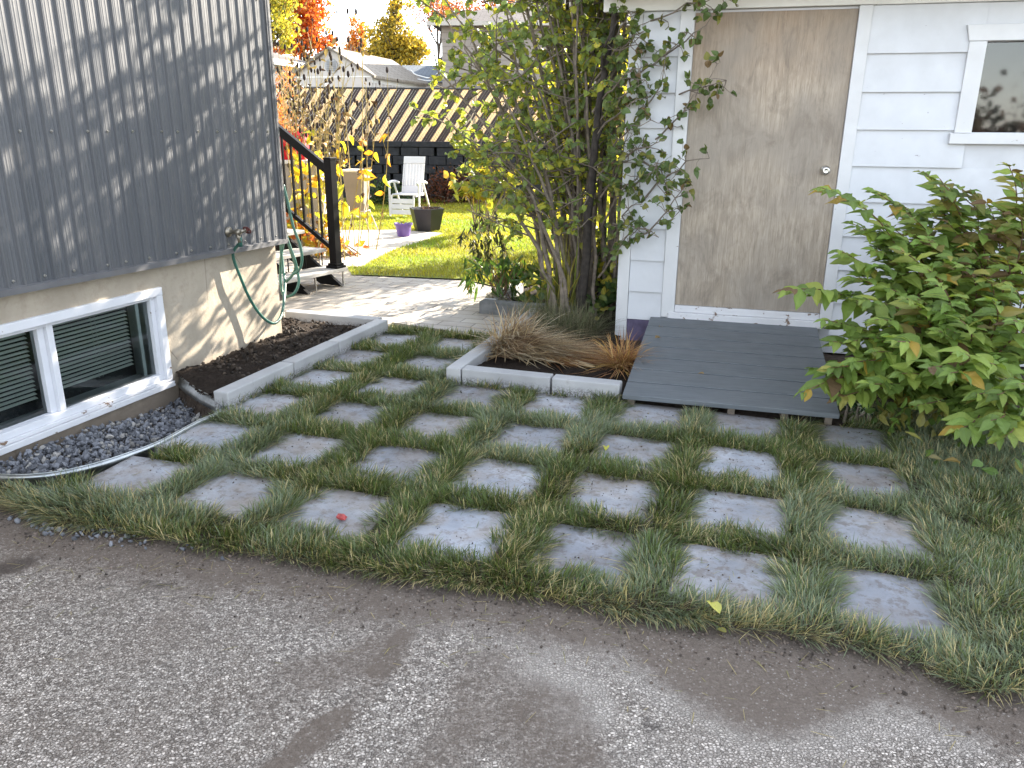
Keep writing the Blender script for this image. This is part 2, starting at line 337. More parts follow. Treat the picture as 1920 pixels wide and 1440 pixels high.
M_WIRE = simple('black_wire', (.03,.03,.03), .5, .2); M_RED = simple('red_cloth', (.62,.015,.03), .7, .15, 9, trans=.3); M_BOX = simple('beige_resin_panel', (.40,.37,.33), .6, .1, 4); M_TAUPE = simple('taupe_pot', (.27,.235,.21), .55, .12, 5)
M_BEIGEWALL = simple('beige_vinyl', (.50,.46,.42), .7, .06, 4); M_CREAM = simple('cream_trim', (.75,.74,.70), .6, .06, 4); M_GREYBOX = simple('grey_paint', (.3,.3,.3), .6)
M_BARK = simple('lilac_bark', (.20,.165,.13), .9, .4, 25, .6, 70); M_BARKD = simple('dark_bark', (.05,.042,.036), .95, .4, 25, .6, 70); M_TWIG = simple('reddish_twig', (.16,.085,.05), .7, .3, 20)
M_STALK = simple('dry_stalk', (.42,.34,.13), .7, .3, 12, trans=.25); M_SEED = simple('seed_head', (.018,.010,.008), .9, .4, 80); M_ROPE = simple('white_rope', (.7,.7,.68), .7, .08)
M_LEAF = leafmat('leaf_tissue'); M_GRASS = leafmat('grass_blade', .28, .42, (1.1,1.15,.6)); M_LAWN = leafmat('lawn_blade', .5, .5, (1.2,1.2,.5)); M_DRY = leafmat('dry_blade', .2, .6, (1.1,1,.8)); M_FOL = leafmat('tree_foliage', .45, .6, (1.2,1.1,.7))
M_STONE = leafmat('crushed_stone', .0, .8)

# ------------------------------------------------------------------ ground, driveway
def sheet(name, poly, z, mat, label=None):
    b = MB(); b.add([(*p, z) for p in poly], [tuple(range(len(poly)))]); o = b.build(name, mat); return tag(o, kind='structure')
sheet('ground', [(-400,-60),(400,-60),(400,600),(-400,600)], -.5, simple('far_ground', (.09,.10,.045), .95, .3, .8))
EDGE = np.array([gz(u, v, -.015)[:2] for u, v in ((-500,830),(-150,895),(20,952),(110,985),(250,1005),(400,1030),(640,1068),(850,1098),(1000,1122),(1200,1158),(1400,1182),(1600,1212),(1700,1242),(1800,1288),(1860,1305),(1960,1290),(2400,1330))])
def edge_y(x): return np.interp(x, EDGE[:,0], EDGE[:,1])
def noise2(P, sc, seed=0):            # cheap smooth value noise
    P = np.asarray(P)*sc; i = np.floor(P).astype(int); f = P-i; f = f*f*(3-2*f)
    def h(a, b): 
        q = np.sin(a*127.1+b*311.7+seed*74.7)*43758.5453; return q-np.floor(q)
    return (h(i[:,0],i[:,1])*(1-f[:,0])+h(i[:,0]+1,i[:,1])*f[:,0])*(1-f[:,1])+(h(i[:,0],i[:,1]+1)*(1-f[:,0])+h(i[:,0]+1,i[:,1]+1)*f[:,0])*f[:,1]
def seg_d(P, pts):
    d = np.full(len(P), 1e9)
    for a, b in zip(pts[:-1], pts[1:]):
        ab = b-a; t = np.clip(((P-a)@ab)/(ab@ab+1e-9), 0, 1); d = np.minimum(d, np.linalg.norm(P-a-t[:,None]*ab, axis=1))
    return d
def in_poly(P, poly):
    x, y = P[:,0], P[:,1]; r = np.zeros(len(P), bool); j = len(poly)-1
    for i in range(len(poly)):
        xi, yi = poly[i]; xj, yj = poly[j]
        c = ((yi > y) != (yj > y)) & (x < (xj-xi)*(y-yi)/(yj-yi+1e-12)+xi); r ^= c; j = i
    return r
gp = lambda L, z=-.02: np.array([gz(u, v, z)[:2] for u, v in L])
def smooth(x, a, b): t = np.clip((x-a)/(b-a), 0, 1); return t*t*(3-2*t)
xs = np.concatenate([[-30,-14,-8,-5,-3.6], np.arange(-2.7,2.71,.02), [3.6,5,8,14,30]]); ys = np.concatenate([[-30,-14,-6,-2,0,.8], np.arange(1.3,3.5,.02), [4.0]])
gxx, gyy = np.meshgrid(xs, ys); P2 = np.c_[gxx.ravel(), gyy.ravel()]; Pw = P2 + .09*(np.c_[noise2(P2,3.1,1), noise2(P2,3.1,2)]-.5)+.04*(np.c_[noise2(P2,11,1), noise2(P2,11,2)]-.5)
de = edge_y(Pw[:,0])-Pw[:,1]
bigp = gp([(1020,1130),(1085,1180),(1160,1222),(1230,1262),(1300,1305),(1390,1352),(1470,1378),(1545,1362),(1600,1335),(1660,1328),(1740,1352),(1830,1392),(1925,1425),(2100,1400),(2100,1250),(1750,1240),(1400,1170)])
sd_ = np.where(in_poly(Pw, bigp), 1, -1)*seg_d(Pw, np.vstack([bigp, bigp[:1]]))
dust = .98*smooth(sd_, -.14, .10)
dust = np.maximum(dust, 1-smooth(de, .08, .46))
blobs = [([(775,1190),(735,1235),(700,1265)],.022,.06,.9),([(625,1350),(575,1400),(520,1450)],.022,.05,1.),([(700,1270),(640,1335)],.015,.06,.5),([(700,1225),(610,1245),(570,1260)],.07,.10,.62),([(890,1250),(880,1320),(850,1440)],.04,.12,.6),([(1000,1320),(1030,1380),(1060,1460)],.06,.14,.68),([(940,1290),(960,1380)],.03,.1,.6),([(560,1260),(500,1340)],.03,.12,.4),([(0,1060),(60,1045)],.03,.12,.75),([(-60,1000),(200,1015),(330,1025)],.02,.10,.7),([(340,1100),(240,1095)],.01,.03,.6)]
for L, r0, r1, k in blobs: dust = np.maximum(dust, k*(1-smooth(seg_d(Pw, gp(L)), r0, r0+r1)))
pale = np.zeros(len(P2))
for L, r0, r1, k in [([(1020,1245),(1060,1290),(1075,1330)],.05,.10,1.),([(1110,1215),(1200,1270),(1300,1330),(1420,1390),(1560,1385),(1680,1350),(1800,1395)],.02,.12,.75),([(950,1215),(1010,1230)],.05,.15,.5),([(760,1130),(900,1170),(960,1190)],.03,.15,.45),([(1580,1252),(1592,1258)],.008,.02,.9),([(1250,1440),(1500,1440)],.1,.2,.35)]:
    pale = np.maximum(pale, k*(1-smooth(seg_d(Pw, gp(L)), r0, r0+r1)))
damp = np.zeros(len(P2))
for L, r0, r1, k in [([(5,1062),(45,1052)],.012,.05,.8),([(265,1092),(325,1098)],.004,.012,.9),([(190,1100),(196,1101)],.006,.01,.9),([(1210,1358),(1225,1368)],.01,.02,.7)]: damp = np.maximum(damp, k*(1-smooth(seg_d(Pw, gp(L)), r0, r0+r1)))
damp = np.maximum(damp, .55*(1-smooth(de, .0, .10)))
zz = -.02 + .004*(noise2(P2,2.3,5)-.5)
nx, ny = len(xs), len(ys); idx = np.arange(nx*ny).reshape(ny, nx); Q = np.stack([idx[:-1,:-1], idx[:-1,1:], idx[1:,1:], idx[1:,:-1]], -1).reshape(-1,4)
kd = (P2[:,1]-edge_y(P2[:,0]) < .16) | (np.abs(P2[:,0]) > 2.72); Q = Q[kd[Q].all(1)]
tag(npmesh('driveway', np.c_[P2, zz], [Q], M_DRIVE, col=np.c_[dust, pale, damp], smooth=True), kind='structure')

# soil bed under turf, slabs and planters (leaves the window well open)
WELL = [gz(u, v, .01)[:2] for u, v in ((334,716),(372,733),(402,750),(412,765),(404,778),(370,793),(300,830),(240,853),(180,872),(120,886),(60,893),(0,893),(-50,884),(-100,862))]
WELL = np.array(WELL + [HOUSE.w(.02,-3.02)[:2]]); WELL[0] = HOUSE.w(.0,-1.17)[:2]
wellpoly = np.vstack([WELL, [HOUSE.w(-.3,-3.02)[:2], HOUSE.w(-.3,-1.17)[:2]]])
xs = np.arange(-3.6,4.01,.03); ys = np.arange(1.6,9.6,.03); gxx, gyy = np.meshgrid(xs, ys); P2 = np.c_[gxx.ravel(), gyy.ravel()]
Pj = P2 + .05*(np.c_[noise2(P2,9,3), noise2(P2,9,4)]-.5)
inw = in_poly(P2, wellpoly); de = P2[:,1]-edge_y(P2[:,0]); dej = Pj[:,1]-edge_y(Pj[:,0])
zs = np.where(inw, -.16, -.014 + .012*(noise2(P2,14,6)-.5)+.008*(noise2(P2,40,7)-.5)) - .03*(1-smooth(dej, -.02, .05))
dwl = seg_d(P2, WELL); hl_ = HOUSE.l(P2); zs -= np.where(~inw, .10*(1-smooth(dwl,.08,.24))*smooth(-hl_[:,1],1.75,2.1), 0)
keep = de > -.12
nx, ny = len(xs), len(ys); idx = np.arange(nx*ny).reshape(ny, nx); Q = np.stack([idx[:-1,:-1], idx[:-1,1:], idx[1:,1:], idx[1:,:-1]], -1).reshape(-1,4); Q = Q[keep[Q].all(1)]
tag(npmesh('soil', np.c_[P2, zs], [Q], M_SOIL, smooth=True), kind='structure')

# ------------------------------------------------------------------ slabs
ORD = ['first','second','third','fourth','fifth','sixth','seventh']
ROW = ['in the front row beside the driveway','in the second row from the driveway','in the third row from the driveway','in the fourth row, level with the ramp']
SLAB = .412
slab_me = []; slabs = []
for j in range(6):
    for i in range(7 if j < 4 else 2):
        p = GRID.w(i*GS + rng.uniform(-.008,.008), j*GS + rng.uniform(-.008,.008), 0)
        if len(slab_me) < 6:
            b = MB(); h = SLAB/2; pl_ = []
            for q, (sx, sy) in enumerate(((-1,-1),(1,-1),(1,1),(-1,1))):
                c_ = rng.uniform(.006,.05) if rng.random() < .55 else .006; d_ = rng.uniform(.006,.04) if c_ > .01 else .006; j_ = rng.uniform(-.004,.004,2)
                A_, B_ = (sx*h+j_[0], sy*(h-d_)+j_[1]), (sx*(h-c_)+j_[0], sy*h+j_[1]); pl_ += [A_, B_] if (sx*sy > 0) else [B_, A_]
            pp = []
            for A_, B_ in zip(pl_, pl_[1:]+pl_[:1]):
                pp.append(A_); L__ = math.dist(A_, B_)
                if L__ > .2:
                    for f_ in (.2,.45,.7): pp.append((A_[0]+(B_[0]-A_[0])*f_+rng.uniform(-.003,.003), A_[1]+(B_[1]-A_[1])*f_+rng.uniform(-.003,.003)))
            b.prism(pp, -.05, .0); o = b.build('paving_slab', M_SLAB, bevel=.006); slab_me.append(o)
        else: o = slab_me[rng.integers(0,6)].copy(); C.objects.link(o)
        o.location = p; o.rotation_euler = (rng.uniform(-.012,.012), rng.uniform(-.012,.012), -GRID.a+rng.uniform(-.02,.02)+rng.choice([0,0,math.pi]))
        if j < 4: lb = 'grey concrete slab %s, %s from the left' % (ROW[j], ORD[i])
        else: lb = 'grey slab between the planter curbs, %s of the pair %s' % (('left','right')[i], ('second from the patio','nearest the patio')[j-4])
        if (i, j) == (6, 0): lb = 'large grey corner slab at the right end of the front row by the driveway'
        if (i, j) == (2, 0): lb = 'grey concrete slab with a red leaf on it, front row third from left'
        tag(o, lb, 'paving slab', 'concrete slabs set in the grass'); slabs.append(p)
slabs = np.array(slabs)

# ------------------------------------------------------------------ grass blades
def blades(P, H, Wd, lean, az, cb, ct, bend=1.0):
    n = len(P); d = np.c_[np.cos(az), np.sin(az)]; s = np.c_[-d[:,1], d[:,0]]
    tw = rng.uniform(-.8,.8,n); s = np.c_[s[:,0]*np.cos(tw)-s[:,1]*np.sin(tw), s[:,0]*np.sin(tw)+s[:,1]*np.cos(tw)]
    def pt(t):
        out = np.sin(lean)*H*t + bend*.35*H*np.sin(lean)*t*t; up = np.cos(lean)*H*t*(1-.35*bend*t*np.sin(lean))
        return np.c_[P[:,:2]+d*out[:,None], P[:,2]+up]
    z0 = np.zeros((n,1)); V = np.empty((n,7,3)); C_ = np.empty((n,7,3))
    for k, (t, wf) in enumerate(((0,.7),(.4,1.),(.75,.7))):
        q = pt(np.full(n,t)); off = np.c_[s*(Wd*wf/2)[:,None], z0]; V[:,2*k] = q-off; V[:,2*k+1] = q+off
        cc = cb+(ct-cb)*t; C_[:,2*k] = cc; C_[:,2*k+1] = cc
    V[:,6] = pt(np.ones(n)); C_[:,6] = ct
    base = np.arange(n)[:,None]*7
    return V.reshape(-1,3), [np.concatenate([base+np.array([0,1,3,2]), base+np.array([2,3,5,4])]), base+np.array([4,5,6])], C_.reshape(-1,3)
CURBL_A, CURBL_B = gz(440,745,0)[:2], gz(735,612,0)[:2]
def turf_ok(P, pad=0.):
    g = GRID.l(P)/GS; h = SHED.l(P); e = P[:,1]-edge_y(P[:,0]) > .0
    lat = (CURBL_B-CURBL_A); nrm = np.array([lat[1],-lat[0]])/np.linalg.norm(lat); side = (P-CURBL_A)@nrm
    hl = HOUSE.l(P)
    e &= (side > 0) | (hl[:,1] < -1.75)
    e &= ~in_poly(P, wellpoly*1.0) & (seg_d(P, WELL) > np.where(hl[:,1] < -1.95, .10, .02)) & (hl[:,0] > .0)
    e &= ~((g[:,0] > 1.42) & (g[:,1] > 3.4) & (h[:,0] < .3)) & (g[:,1] < 5.6)
    e &= ~((h[:,0] > .2) & (h[:,0] < 1.56) & (h[:,1] > -1.66))
    e &= ~((h[:,0] >= 1.56) & (h[:,1] > -1.25))
    return e
def slab_gap(P):     # distance outside the nearest slab (negative inside)
    g = GRID.l(P); best = np.full(len(P), 9.); dirx = np.zeros((len(P),2))
    for s in slabs:
        q = g-GRID.l(s[None])[0]; d = np.maximum(np.abs(q[:,0]), np.abs(q[:,1]))-SLAB/2
        m = d < best; best[m] = d[m]; k = -q[m]; ax = np.abs(k).argmax(1); u = np.zeros_like(k); u[np.arange(len(k)), ax] = np.sign(k[np.arange(len(k)), ax])
        dirx[m] = u[:,:1]*GRID.x+u[:,1:]*GRID.y
    return best, dirx
N = 760000
P = np.c_[rng.uniform(-2.6,3.4,N), rng.uniform(1.75,6.7,N)]; P = P[turf_ok(P)]
gap, toward = slab_gap(P); lim = -.018+.05*(noise2(P,13,9)-.45); k = gap > lim; P, gap, toward = P[k], gap[k], toward[k]
tuft = noise2(P,19,11); k = rng.random(len(P)) < .45+.9*tuft; P, gap, toward, tuft = P[k], gap[k], toward[k], tuft[k]
n = len(P); far = P[:,1] > 4.6
lawnside = GRID.l(P)[:,0]/GS > 6.45
H = (rng.uniform(.042,.092,n)*(.65+.7*tuft)); H[lawnside] *= .8
flow = np.c_[noise2(P,5,21)-.5, noise2(P,5,22)-.5]*2.0; de = P[:,1]-edge_y(P[:,0])
pull = flow + toward*np.clip(1.0-gap/.07,0,1)[:,None]*.9 + np.c_[np.zeros(n), -np.clip(1-de/.12,0,1)*1.3] + rng.normal(0,.55,(n,2))
az = np.arctan2(pull[:,1], pull[:,0]); lean = np.clip(.2+.42*np.linalg.norm(pull,axis=1)+rng.normal(0,.18,n), .05, 1.35)
typ = rng.random(n); blue = noise2(P,2.2,31); straw = noise2(P,7,33)
gcol = np.array([.105,.165,.042])*rng.uniform(.6,1.5,(n,1))*np.c_[rng.uniform(.85,1.35,n), np.ones(n), rng.uniform(.7,1.3,n)]
bcol = np.array([.24,.30,.185])*rng.uniform(.7,1.3,(n,1)); scol = np.array([.60,.50,.26])*rng.uniform(.5,1.3,(n,1))  # pale bluish blades: sky sheen of shaded grass put into the colour
pb = np.clip((blue-.42)*2.2,0,.75)+.10+.25*lawnside; ps = .10+.42*np.clip(straw-.42,0,1)+.25*np.clip(1-de/.15,0,1)
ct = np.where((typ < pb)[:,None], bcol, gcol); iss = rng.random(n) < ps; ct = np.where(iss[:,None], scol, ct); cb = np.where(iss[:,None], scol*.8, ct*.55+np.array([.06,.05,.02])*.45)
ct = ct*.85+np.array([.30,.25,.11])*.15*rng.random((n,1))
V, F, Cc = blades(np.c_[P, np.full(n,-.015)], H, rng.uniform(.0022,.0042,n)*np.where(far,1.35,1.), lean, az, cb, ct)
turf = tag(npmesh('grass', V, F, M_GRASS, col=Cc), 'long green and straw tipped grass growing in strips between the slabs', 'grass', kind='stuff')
# ------------------------------------------------------------------ metal-clad house on the left
house = thing('house', 'dark grey house clad in vertical ribbed metal on a beige cement foundation', 'house', (*HOUSE.o, 0), 19.3)
zb = lambda y: .771-.0134*y
def rib_profile(y0, y1, x0=.06, pitch=.092, ph=.012, hgt=.0095):
    P = []; y = y1-.05
    P.append((x0, y1))
    while y > y0+.05:
        P += [(x0, y+.009), (x0+hgt, y+.005), (x0+hgt, y-.005), (x0, y-.009)]; y -= pitch
    P.append((x0, y0)); return P
b = MB(); pr = rib_profile(-6.5, .05)
V = [(x, y, zb(y)) for x, y in pr]+[(x, y, 3.15) for x, y in pr]; n_ = len(pr); b.add(V, [(i, i+1, n_+i+1, n_+i) for i in range(n_-1)])
b.quad((.06,.05,.76),(-7.5,.05,.76),(-7.5,.05,3.15),(.06,.05,3.15)); b.build('metal_siding', M_SIDING, house)
b = MB(); b.box(.061,.078,.012,.062,.765,3.15); b.box(.0,.061,.0505,.062,.765,3.15); b.box(.079,.083,.03,.036,.765,3.15); b.build('corner_trim', M_TRIMGREY, house, bevel=.002)
b = MB(); y = .06
while y > -6.5:
    y2 = max(y-1.6, -6.5); b.add([(.045,y,zb(y)-.022),(.085,y,zb(y)-.026),(.085,y,zb(y)+.006),(.058,y,zb(y)+.012),(.045,y2,zb(y2)-.022),(.085,y2,zb(y2)-.026),(.085,y2,zb(y2)+.006),(.058,y2,zb(y2)+.012)], [(0,1,5,4),(1,2,6,5),(2,3,7,6),(0,3,2,1),(4,5,6,7)]); y = y2
b.build('drip_trim', M_TRIMGREY, house)
b = MB()
yy = .0-.092*.5
for k in range(28):
    y = -.045-.184*k+rng.choice([0,.092])*.5*(k%3==0)
    for z in (1.565, zb(y)+.04, 2.44):
        if k == 0 and z == 1.565: b.tube([(.058,-.017,0),(.066,-.017,0)], .007, 8); b.tube([(.066,-.017,0),(.072,-.017,0)], .0045, 6); sc0 = b.build('siding_screw', M_STEEL, house); sc_ = sc0
        else: sc_ = sc0.copy(); C.objects.link(sc_)
        sc_.location = (0, y, z)
WY0, WY1, WZ0, WZ1 = -2.92, -1.235, -.02, .625
b = MB(); X0, X1 = -.22, 0.
for (y0,y1,z0,z1) in ((-6.5,0,WZ1,.775),(-6.5,WY0,-.5,WZ1),(WY1,0,-.5,WZ1),(WY0,WY1,-.5,WZ0)): b.box(X0,X1,y0,y1,z0,z1)
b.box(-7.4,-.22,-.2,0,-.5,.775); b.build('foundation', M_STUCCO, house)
win = MB(); t = .052
for (y0,y1,z0,z1,x1) in ((WY0,WY1,WZ1-t,WZ1,.022),(WY1-t,WY1,WZ0+.045,WZ1-t,.02),(WY0,WY0+t,WZ0+.045,WZ1-t,.02),): win.box(-.08,x1,y0,y1,z0,z1)
wf = win.build('window', M_WINPEEL, house, bevel=.004)
b = MB(); b.box(-.08,.030,WY0-.01,WY1+.004,WZ0-.012,WZ0+.022); b.box(-.08,.017,WY0-.01,WY1+.002,WZ0+.0245,WZ0+.0445); b.build('sill', M_SILLPEEL, wf, bevel=.003)
m_ = MB(); m_.box(-.07,.0,WY0+t,WY1-t,WZ0+.045,WZ0+.085); m_.box(-.07,-.004,WY1-t-.035,WY1-t,WZ0+.085,WZ1-t); m_.box(-.07,-.006,-2.075,-2.035,WZ0+.085,WZ1-t); m_.box(-.085,-.03,-2.115,-2.075,WZ0+.085,WZ1-t); m_.box(-.07,-.01,WY0+t,WY1-t-.035,WZ1-t-.022,WZ1-t-.001)
m_.build('sash', M_WINPEEL, wf, bevel=.003)
g_ = MB(); g_.quad((-.034,-2.035,WZ0+.085),(-.034,WY1-t-.035,WZ0+.085),(-.034,WY1-t-.035,WZ1-t-.022),(-.034,-2.035,WZ1-t-.022)); g_.quad((-.06,WY0+t,WZ0+.085),(-.06,-2.115,WZ0+.085),(-.06,-2.115,WZ1-t-.022),(-.06,WY0+t,WZ1-t-.022)); g_.build('pane', M_GLASS, wf)
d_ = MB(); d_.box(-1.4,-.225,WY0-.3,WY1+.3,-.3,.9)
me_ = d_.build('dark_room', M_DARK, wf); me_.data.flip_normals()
d_ = MB(); d_.box(-.5,-.09,WY0+t,WY1-t,WZ0+.04,WZ0+.058); d_.box(-.22,-.09,WY1-t-.012,WY1-t-.001,WZ0+.06,WZ1-t); d_.box(-.10,-.088,WY1-.13,WY1-.105,WZ0+.06,WZ1-t); d_.build('window_reveal', M_ROOMWALL, wf)
bl = MB()
for (ya, yb, x) in ((-2.03,WY1-.17,-.13),(WY0+t+.01,-2.12,-.115)):
    z = WZ1-t-.03
    while z > WZ0+.17:
        bl.add([(x-.011,ya,z+.0045),(x-.011,yb,z+.0045),(x,yb,z+.0015),(x,ya,z+.0015),(x+.011,yb,z-.0045),(x+.011,ya,z-.0045)], [(0,1,2,3),(3,2,4,5)]); z -= .0245
    for q in (.22,.27): bl.tube([(x+.014,ya+(yb-ya)*(.55+q-.22),WZ1-t),(x+.014,ya+(yb-ya)*(.55+q-.22),WZ0+.16)], .0012, 4)
bl.build('venetian_blind', M_BLIND, wf)
# eaves and roof, above the picture
b = MB(); b.box(-7.9,.45,-6.9,.45,3.15,3.3); b.build('eaves', M_CREAM, house)
b = MB(); b.add([(.5,-6.95,3.3),(.5,.5,3.3),(-7.95,.5,3.3),(-7.95,-6.95,3.3),(-3.7,-6.95,4.9),(-3.7,.5,4.9)], [(0,1,5,4),(2,3,4,5),(0,4,3),(1,2,5)]); b.build('roof', M_SHINGLE, house)
# outdoor tap
ty, tz = -.615, .905
tp = MB(); tp.lathe([(.0,0),(.034,0),(.036,.006),(.02,.012),(.016,.02),(.014,.06),(.02,.065),(.021,.095),(.012,.1),(.0,.1)], 14, Matrix.Translation((.074,ty,tz)) @ Matrix.Rotation(rad(90),4,'Y'))
tp.tube([(.15,ty,tz),(.165,ty+.02,tz+.005),(.19,ty+.05,tz+.008)], [.016,.014,.010], 8); tp.tube([(.145,ty,tz-.005),(.15,ty+.01,tz-.04),(.152,ty+.015,tz-.07)], [.014,.014,.016], 10)
tap = tp.build('outdoor_tap', M_BRASS, house, smooth=True)
k_ = MB(); Mk = Matrix.Translation((.19,ty+.05,tz+.008)) @ Matrix.Rotation(rad(-55),4,'X')
k_.lathe([(.0,-.006),(.012,-.006),(.012,.012),(.0,.012)], 8, Mk)
for q in range(8):
    a_ = q*math.pi/4; k_.tube([np.array(Mk @ Vector((.026*math.cos(a_+e*.39),.026*math.sin(a_+e*.39),.004))) for e in (-1,0,1)], .0065 if q%2 else .005, 6)
for q in range(4):
    a_ = q*math.pi/2; k_.tube([np.array(Mk @ Vector((0,0,.004))), np.array(Mk @ Vector((.026*math.cos(a_),.026*math.sin(a_),.004)))], .004, 5)
k_.build('handle', M_REDKNOB, tap, smooth=True)
# hose
def spline(pts, n=10):
    P = np.asarray(pts, float); P = np.vstack([2*P[0]-P[1], P, 2*P[-1]-P[-2]]); o = []
    for i in range(1, len(P)-2):
        for t in np.arange(n)/n:
            a, b_, c, d = P[i-1:i+3]; o.append(.5*((2*b_)+(c-a)*t+(2*a-5*b_+4*c-d)*t*t+(-a+3*b_-3*c+d)*t**3))
    o.append(P[-2]); return np.array(o)
hw = lambda L: np.array([HOUSE.w(*p) for p in L])
def hose_px(L): return np.array([at(u, v, Y) for u, v, Y in L])
hA = hw([(.152,ty+.015,tz-.07)]); hB = hose_px([(437,478,5.56),(452,523,5.62),(470,563,5.70),(490,592,5.78),(510,606,5.86),(523,600,5.97),(530,582,6.08),(533,556,6.2),(534,530,6.34),(531,500,6.45),(527,470,6.50),(528,440,6.5),(533,430,6.46),(540,452,6.45),(552,485,6.44),(558,510,6.44),(560,530,6.42),(553,548,6.40),(540,556,6.4),(531,552,6.45),(526,530,6.5),(526,495,6.52),(530,462,6.5),(536,445,6.46),(548,480,6.46),(554,500,6.48),(548,516,6.5),(537,528,6.52)])
hC = hose_px([(531,346,6.44),(540,382,6.43),(550,425,6.42),(563,462,6.42),(566,490,6.42),(560,507,6.43),(548,515,6.45)])
b = MB(); b.tube(spline(np.vstack([hA, hB])), .0115, 8); b.tube(spline(hC), .0115, 8); b.tube(hA[0]+np.array([[0,0,.035],[0,0,-.03]]), .016, 8)
tag(b.build('garden_hose', M_HOSE, smooth=True), 'green garden hose hanging in a loop from the tap round the house corner', 'hose')
# window well and gravel
wl = spline(WELL, 6); b = MB(); zz = np.linspace(.02,-.24,18); tn = np.gradient(wl, axis=0); tn /= np.linalg.norm(tn,axis=1)[:,None]; wn = np.c_[tn[:,1],-tn[:,0]]
rows = []
for k, z in enumerate(zz):
    off = .012*math.sin(k/17*2*math.pi*2.6+.6); off = .006 if k == 0 else off
    rows.append(np.c_[wl-wn*off, np.full(len(wl), z)])
V = np.vstack(rows); m = len(wl); b.add(V, [(k*m+i, k*m+i+1, (k+1)*m+i+1, (k+1)*m+i) for k in range(17) for i in range(m-1)])
b.tube(np.c_[wl, np.full(m,.021)], .004, 6)
o = b.build('window_well', M_GALV, smooth=True); sm = o.modifiers.new('thick', 'SOLIDIFY'); sm.thickness = .002
tag(o, 'corrugated galvanized steel window well curving round the basement window', 'window well')
ICO = None
def ico():
    import bmesh
    bm = bmesh.new(); bmesh.ops.create_icosphere(bm, subdivisions=1, radius=1); v = np.array([x.co[:] for x in bm.verts]); f = np.array([[l.index for l in q.verts] for q in bm.faces]); bm.free(); return v, f
IV, IF = ico()
def stones(name, P, R, cols, mat=None):
    n = len(P); V = []; Cl = []
    for p, r, c in zip(P, R, cols):
        A = np.linalg.qr(rng.normal(size=(3,3)))[0]; sc = rng.uniform(.45,1.2,3); v = IV*(1+rng.uniform(-.34,.3,(len(IV),1))); V.append((v*sc)@A*r+p); Cl.append(np.broadcast_to(c,(len(IV),3)))
    F = (np.arange(n)[:,None,None]*len(IV)+IF[None]).reshape(-1,3)
    return npmesh(name, np.vstack(V), [F], mat or M_STONE, col=np.vstack(Cl))
N = 15000; P = np.c_[rng.uniform(-3.2,-1.5,N), rng.uniform(2.6,5,N)]; P = P[in_poly(P, wellpoly)]; hl = HOUSE.l(P); P = P[(hl[:,0] > .02) & (hl[:,1] < -1.2)]; hl = HOUSE.l(P)
P = P[seg_d(P, WELL) > .025]; z = -.075-.075*smooth(hl[smask][:,1] if False else HOUSE.l(P)[:,1],-2.2,-1.5)+.02*noise2(P,6,1)+rng.uniform(-.03,.012,len(P))
gc = np.array([.15,.155,.17])*rng.uniform(.55,1.6,(len(P),1)); lt = rng.random(len(P)) < .12; gc[lt] = np.array([.42,.40,.37])*rng.uniform(.6,1.1,(lt.sum(),1))
tag(stones('gravel', np.c_[P,z], .006+.016*rng.random(len(P))**1.6, gc), 'blue grey crushed stone filling the window well', 'gravel', kind='stuff')

# ------------------------------------------------------------------ planters: curb stones
def curb(p0, p1, wd, label, h=.11, side=1, z0=-.06):
    p0, p1 = np.array(p0)[:2], np.array(p1)[:2]; d = p1-p0; L = np.linalg.norm(d); ang = math.atan2(d[1], d[0])
    b = MB(); b.box(.003,L-.003,0 if side>0 else -wd,wd if side>0 else 0,0,h-z0-.0)
    o = b.build('curb_stone', M_CURB, bevel=.008); o.location = (*p0, z0); o.rotation_euler = (0,0,ang)
    return tag(o, label, 'curb stone', 'concrete curb stones edging the planters')
cl0, cl1 = gz(426,737,.1)[:2], gz(728,599,.1)[:2]; lt_ = lambda f: cl0+(cl1-cl0)*f
for k, (f0, f1, lb) in enumerate(((0,.335,'weathered curb stone of the left planter at the end next to the steel window well'),(.337,.62,'weathered curb stone in the middle of the long edge of the left planter'),(.622,1.,'weathered curb stone of the left planter at the corner by the brick patio'))): curb(lt_(f0), lt_(f1), .105, lb, .10)
bk0 = lt_(1.)+(lt_(1.)-lt_(0))/np.linalg.norm(cl1-cl0)*.0; pv = (cl1-cl0)/np.linalg.norm(cl1-cl0); lf = np.array([-pv[1], pv[0]])
curb(lt_(1.)+lf*.108, lt_(1.)+lf*1.0, .105, 'thin curb stone behind the dark soil of the left planter along the patio', .09, -1)
g2 = lambda i, j: GRID.w(i*GS, j*GS)[:2]
curb(g2(1.5,3.40), g2(1.5,5.12), .10, 'pale curb stone of the right planter at its near left corner', .10, -1)
curb(g2(1.5,5.13), g2(1.5,6.98), .10, 'pale curb stone of the right planter running back to the brick patio', .10, -1)
curb(g2(1.69,3.42), g2(2.79,3.42), .10, 'pale curb stone at the front of the right planter, left of the joint', .10, 1)
curb(g2(2.80,3.42), g2(3.60,3.42), .10, 'pale curb stone at the front of the right planter next to the grey ramp', .10, 1)
curb(g2(.60,6.99), g2(1.70,6.99), .12, 'dark grey curb block across the end of the patio below the drooping green plant', .12, 1).data.materials[0] = simple('dark_curb', (.15,.155,.155), .85, .4, 9, .4, 60)
curb(g2(.60,7.22), g2(.60,8.8), .12, 'grey curb block edging the bed between patio and lilac, farthest back', .12, -1)
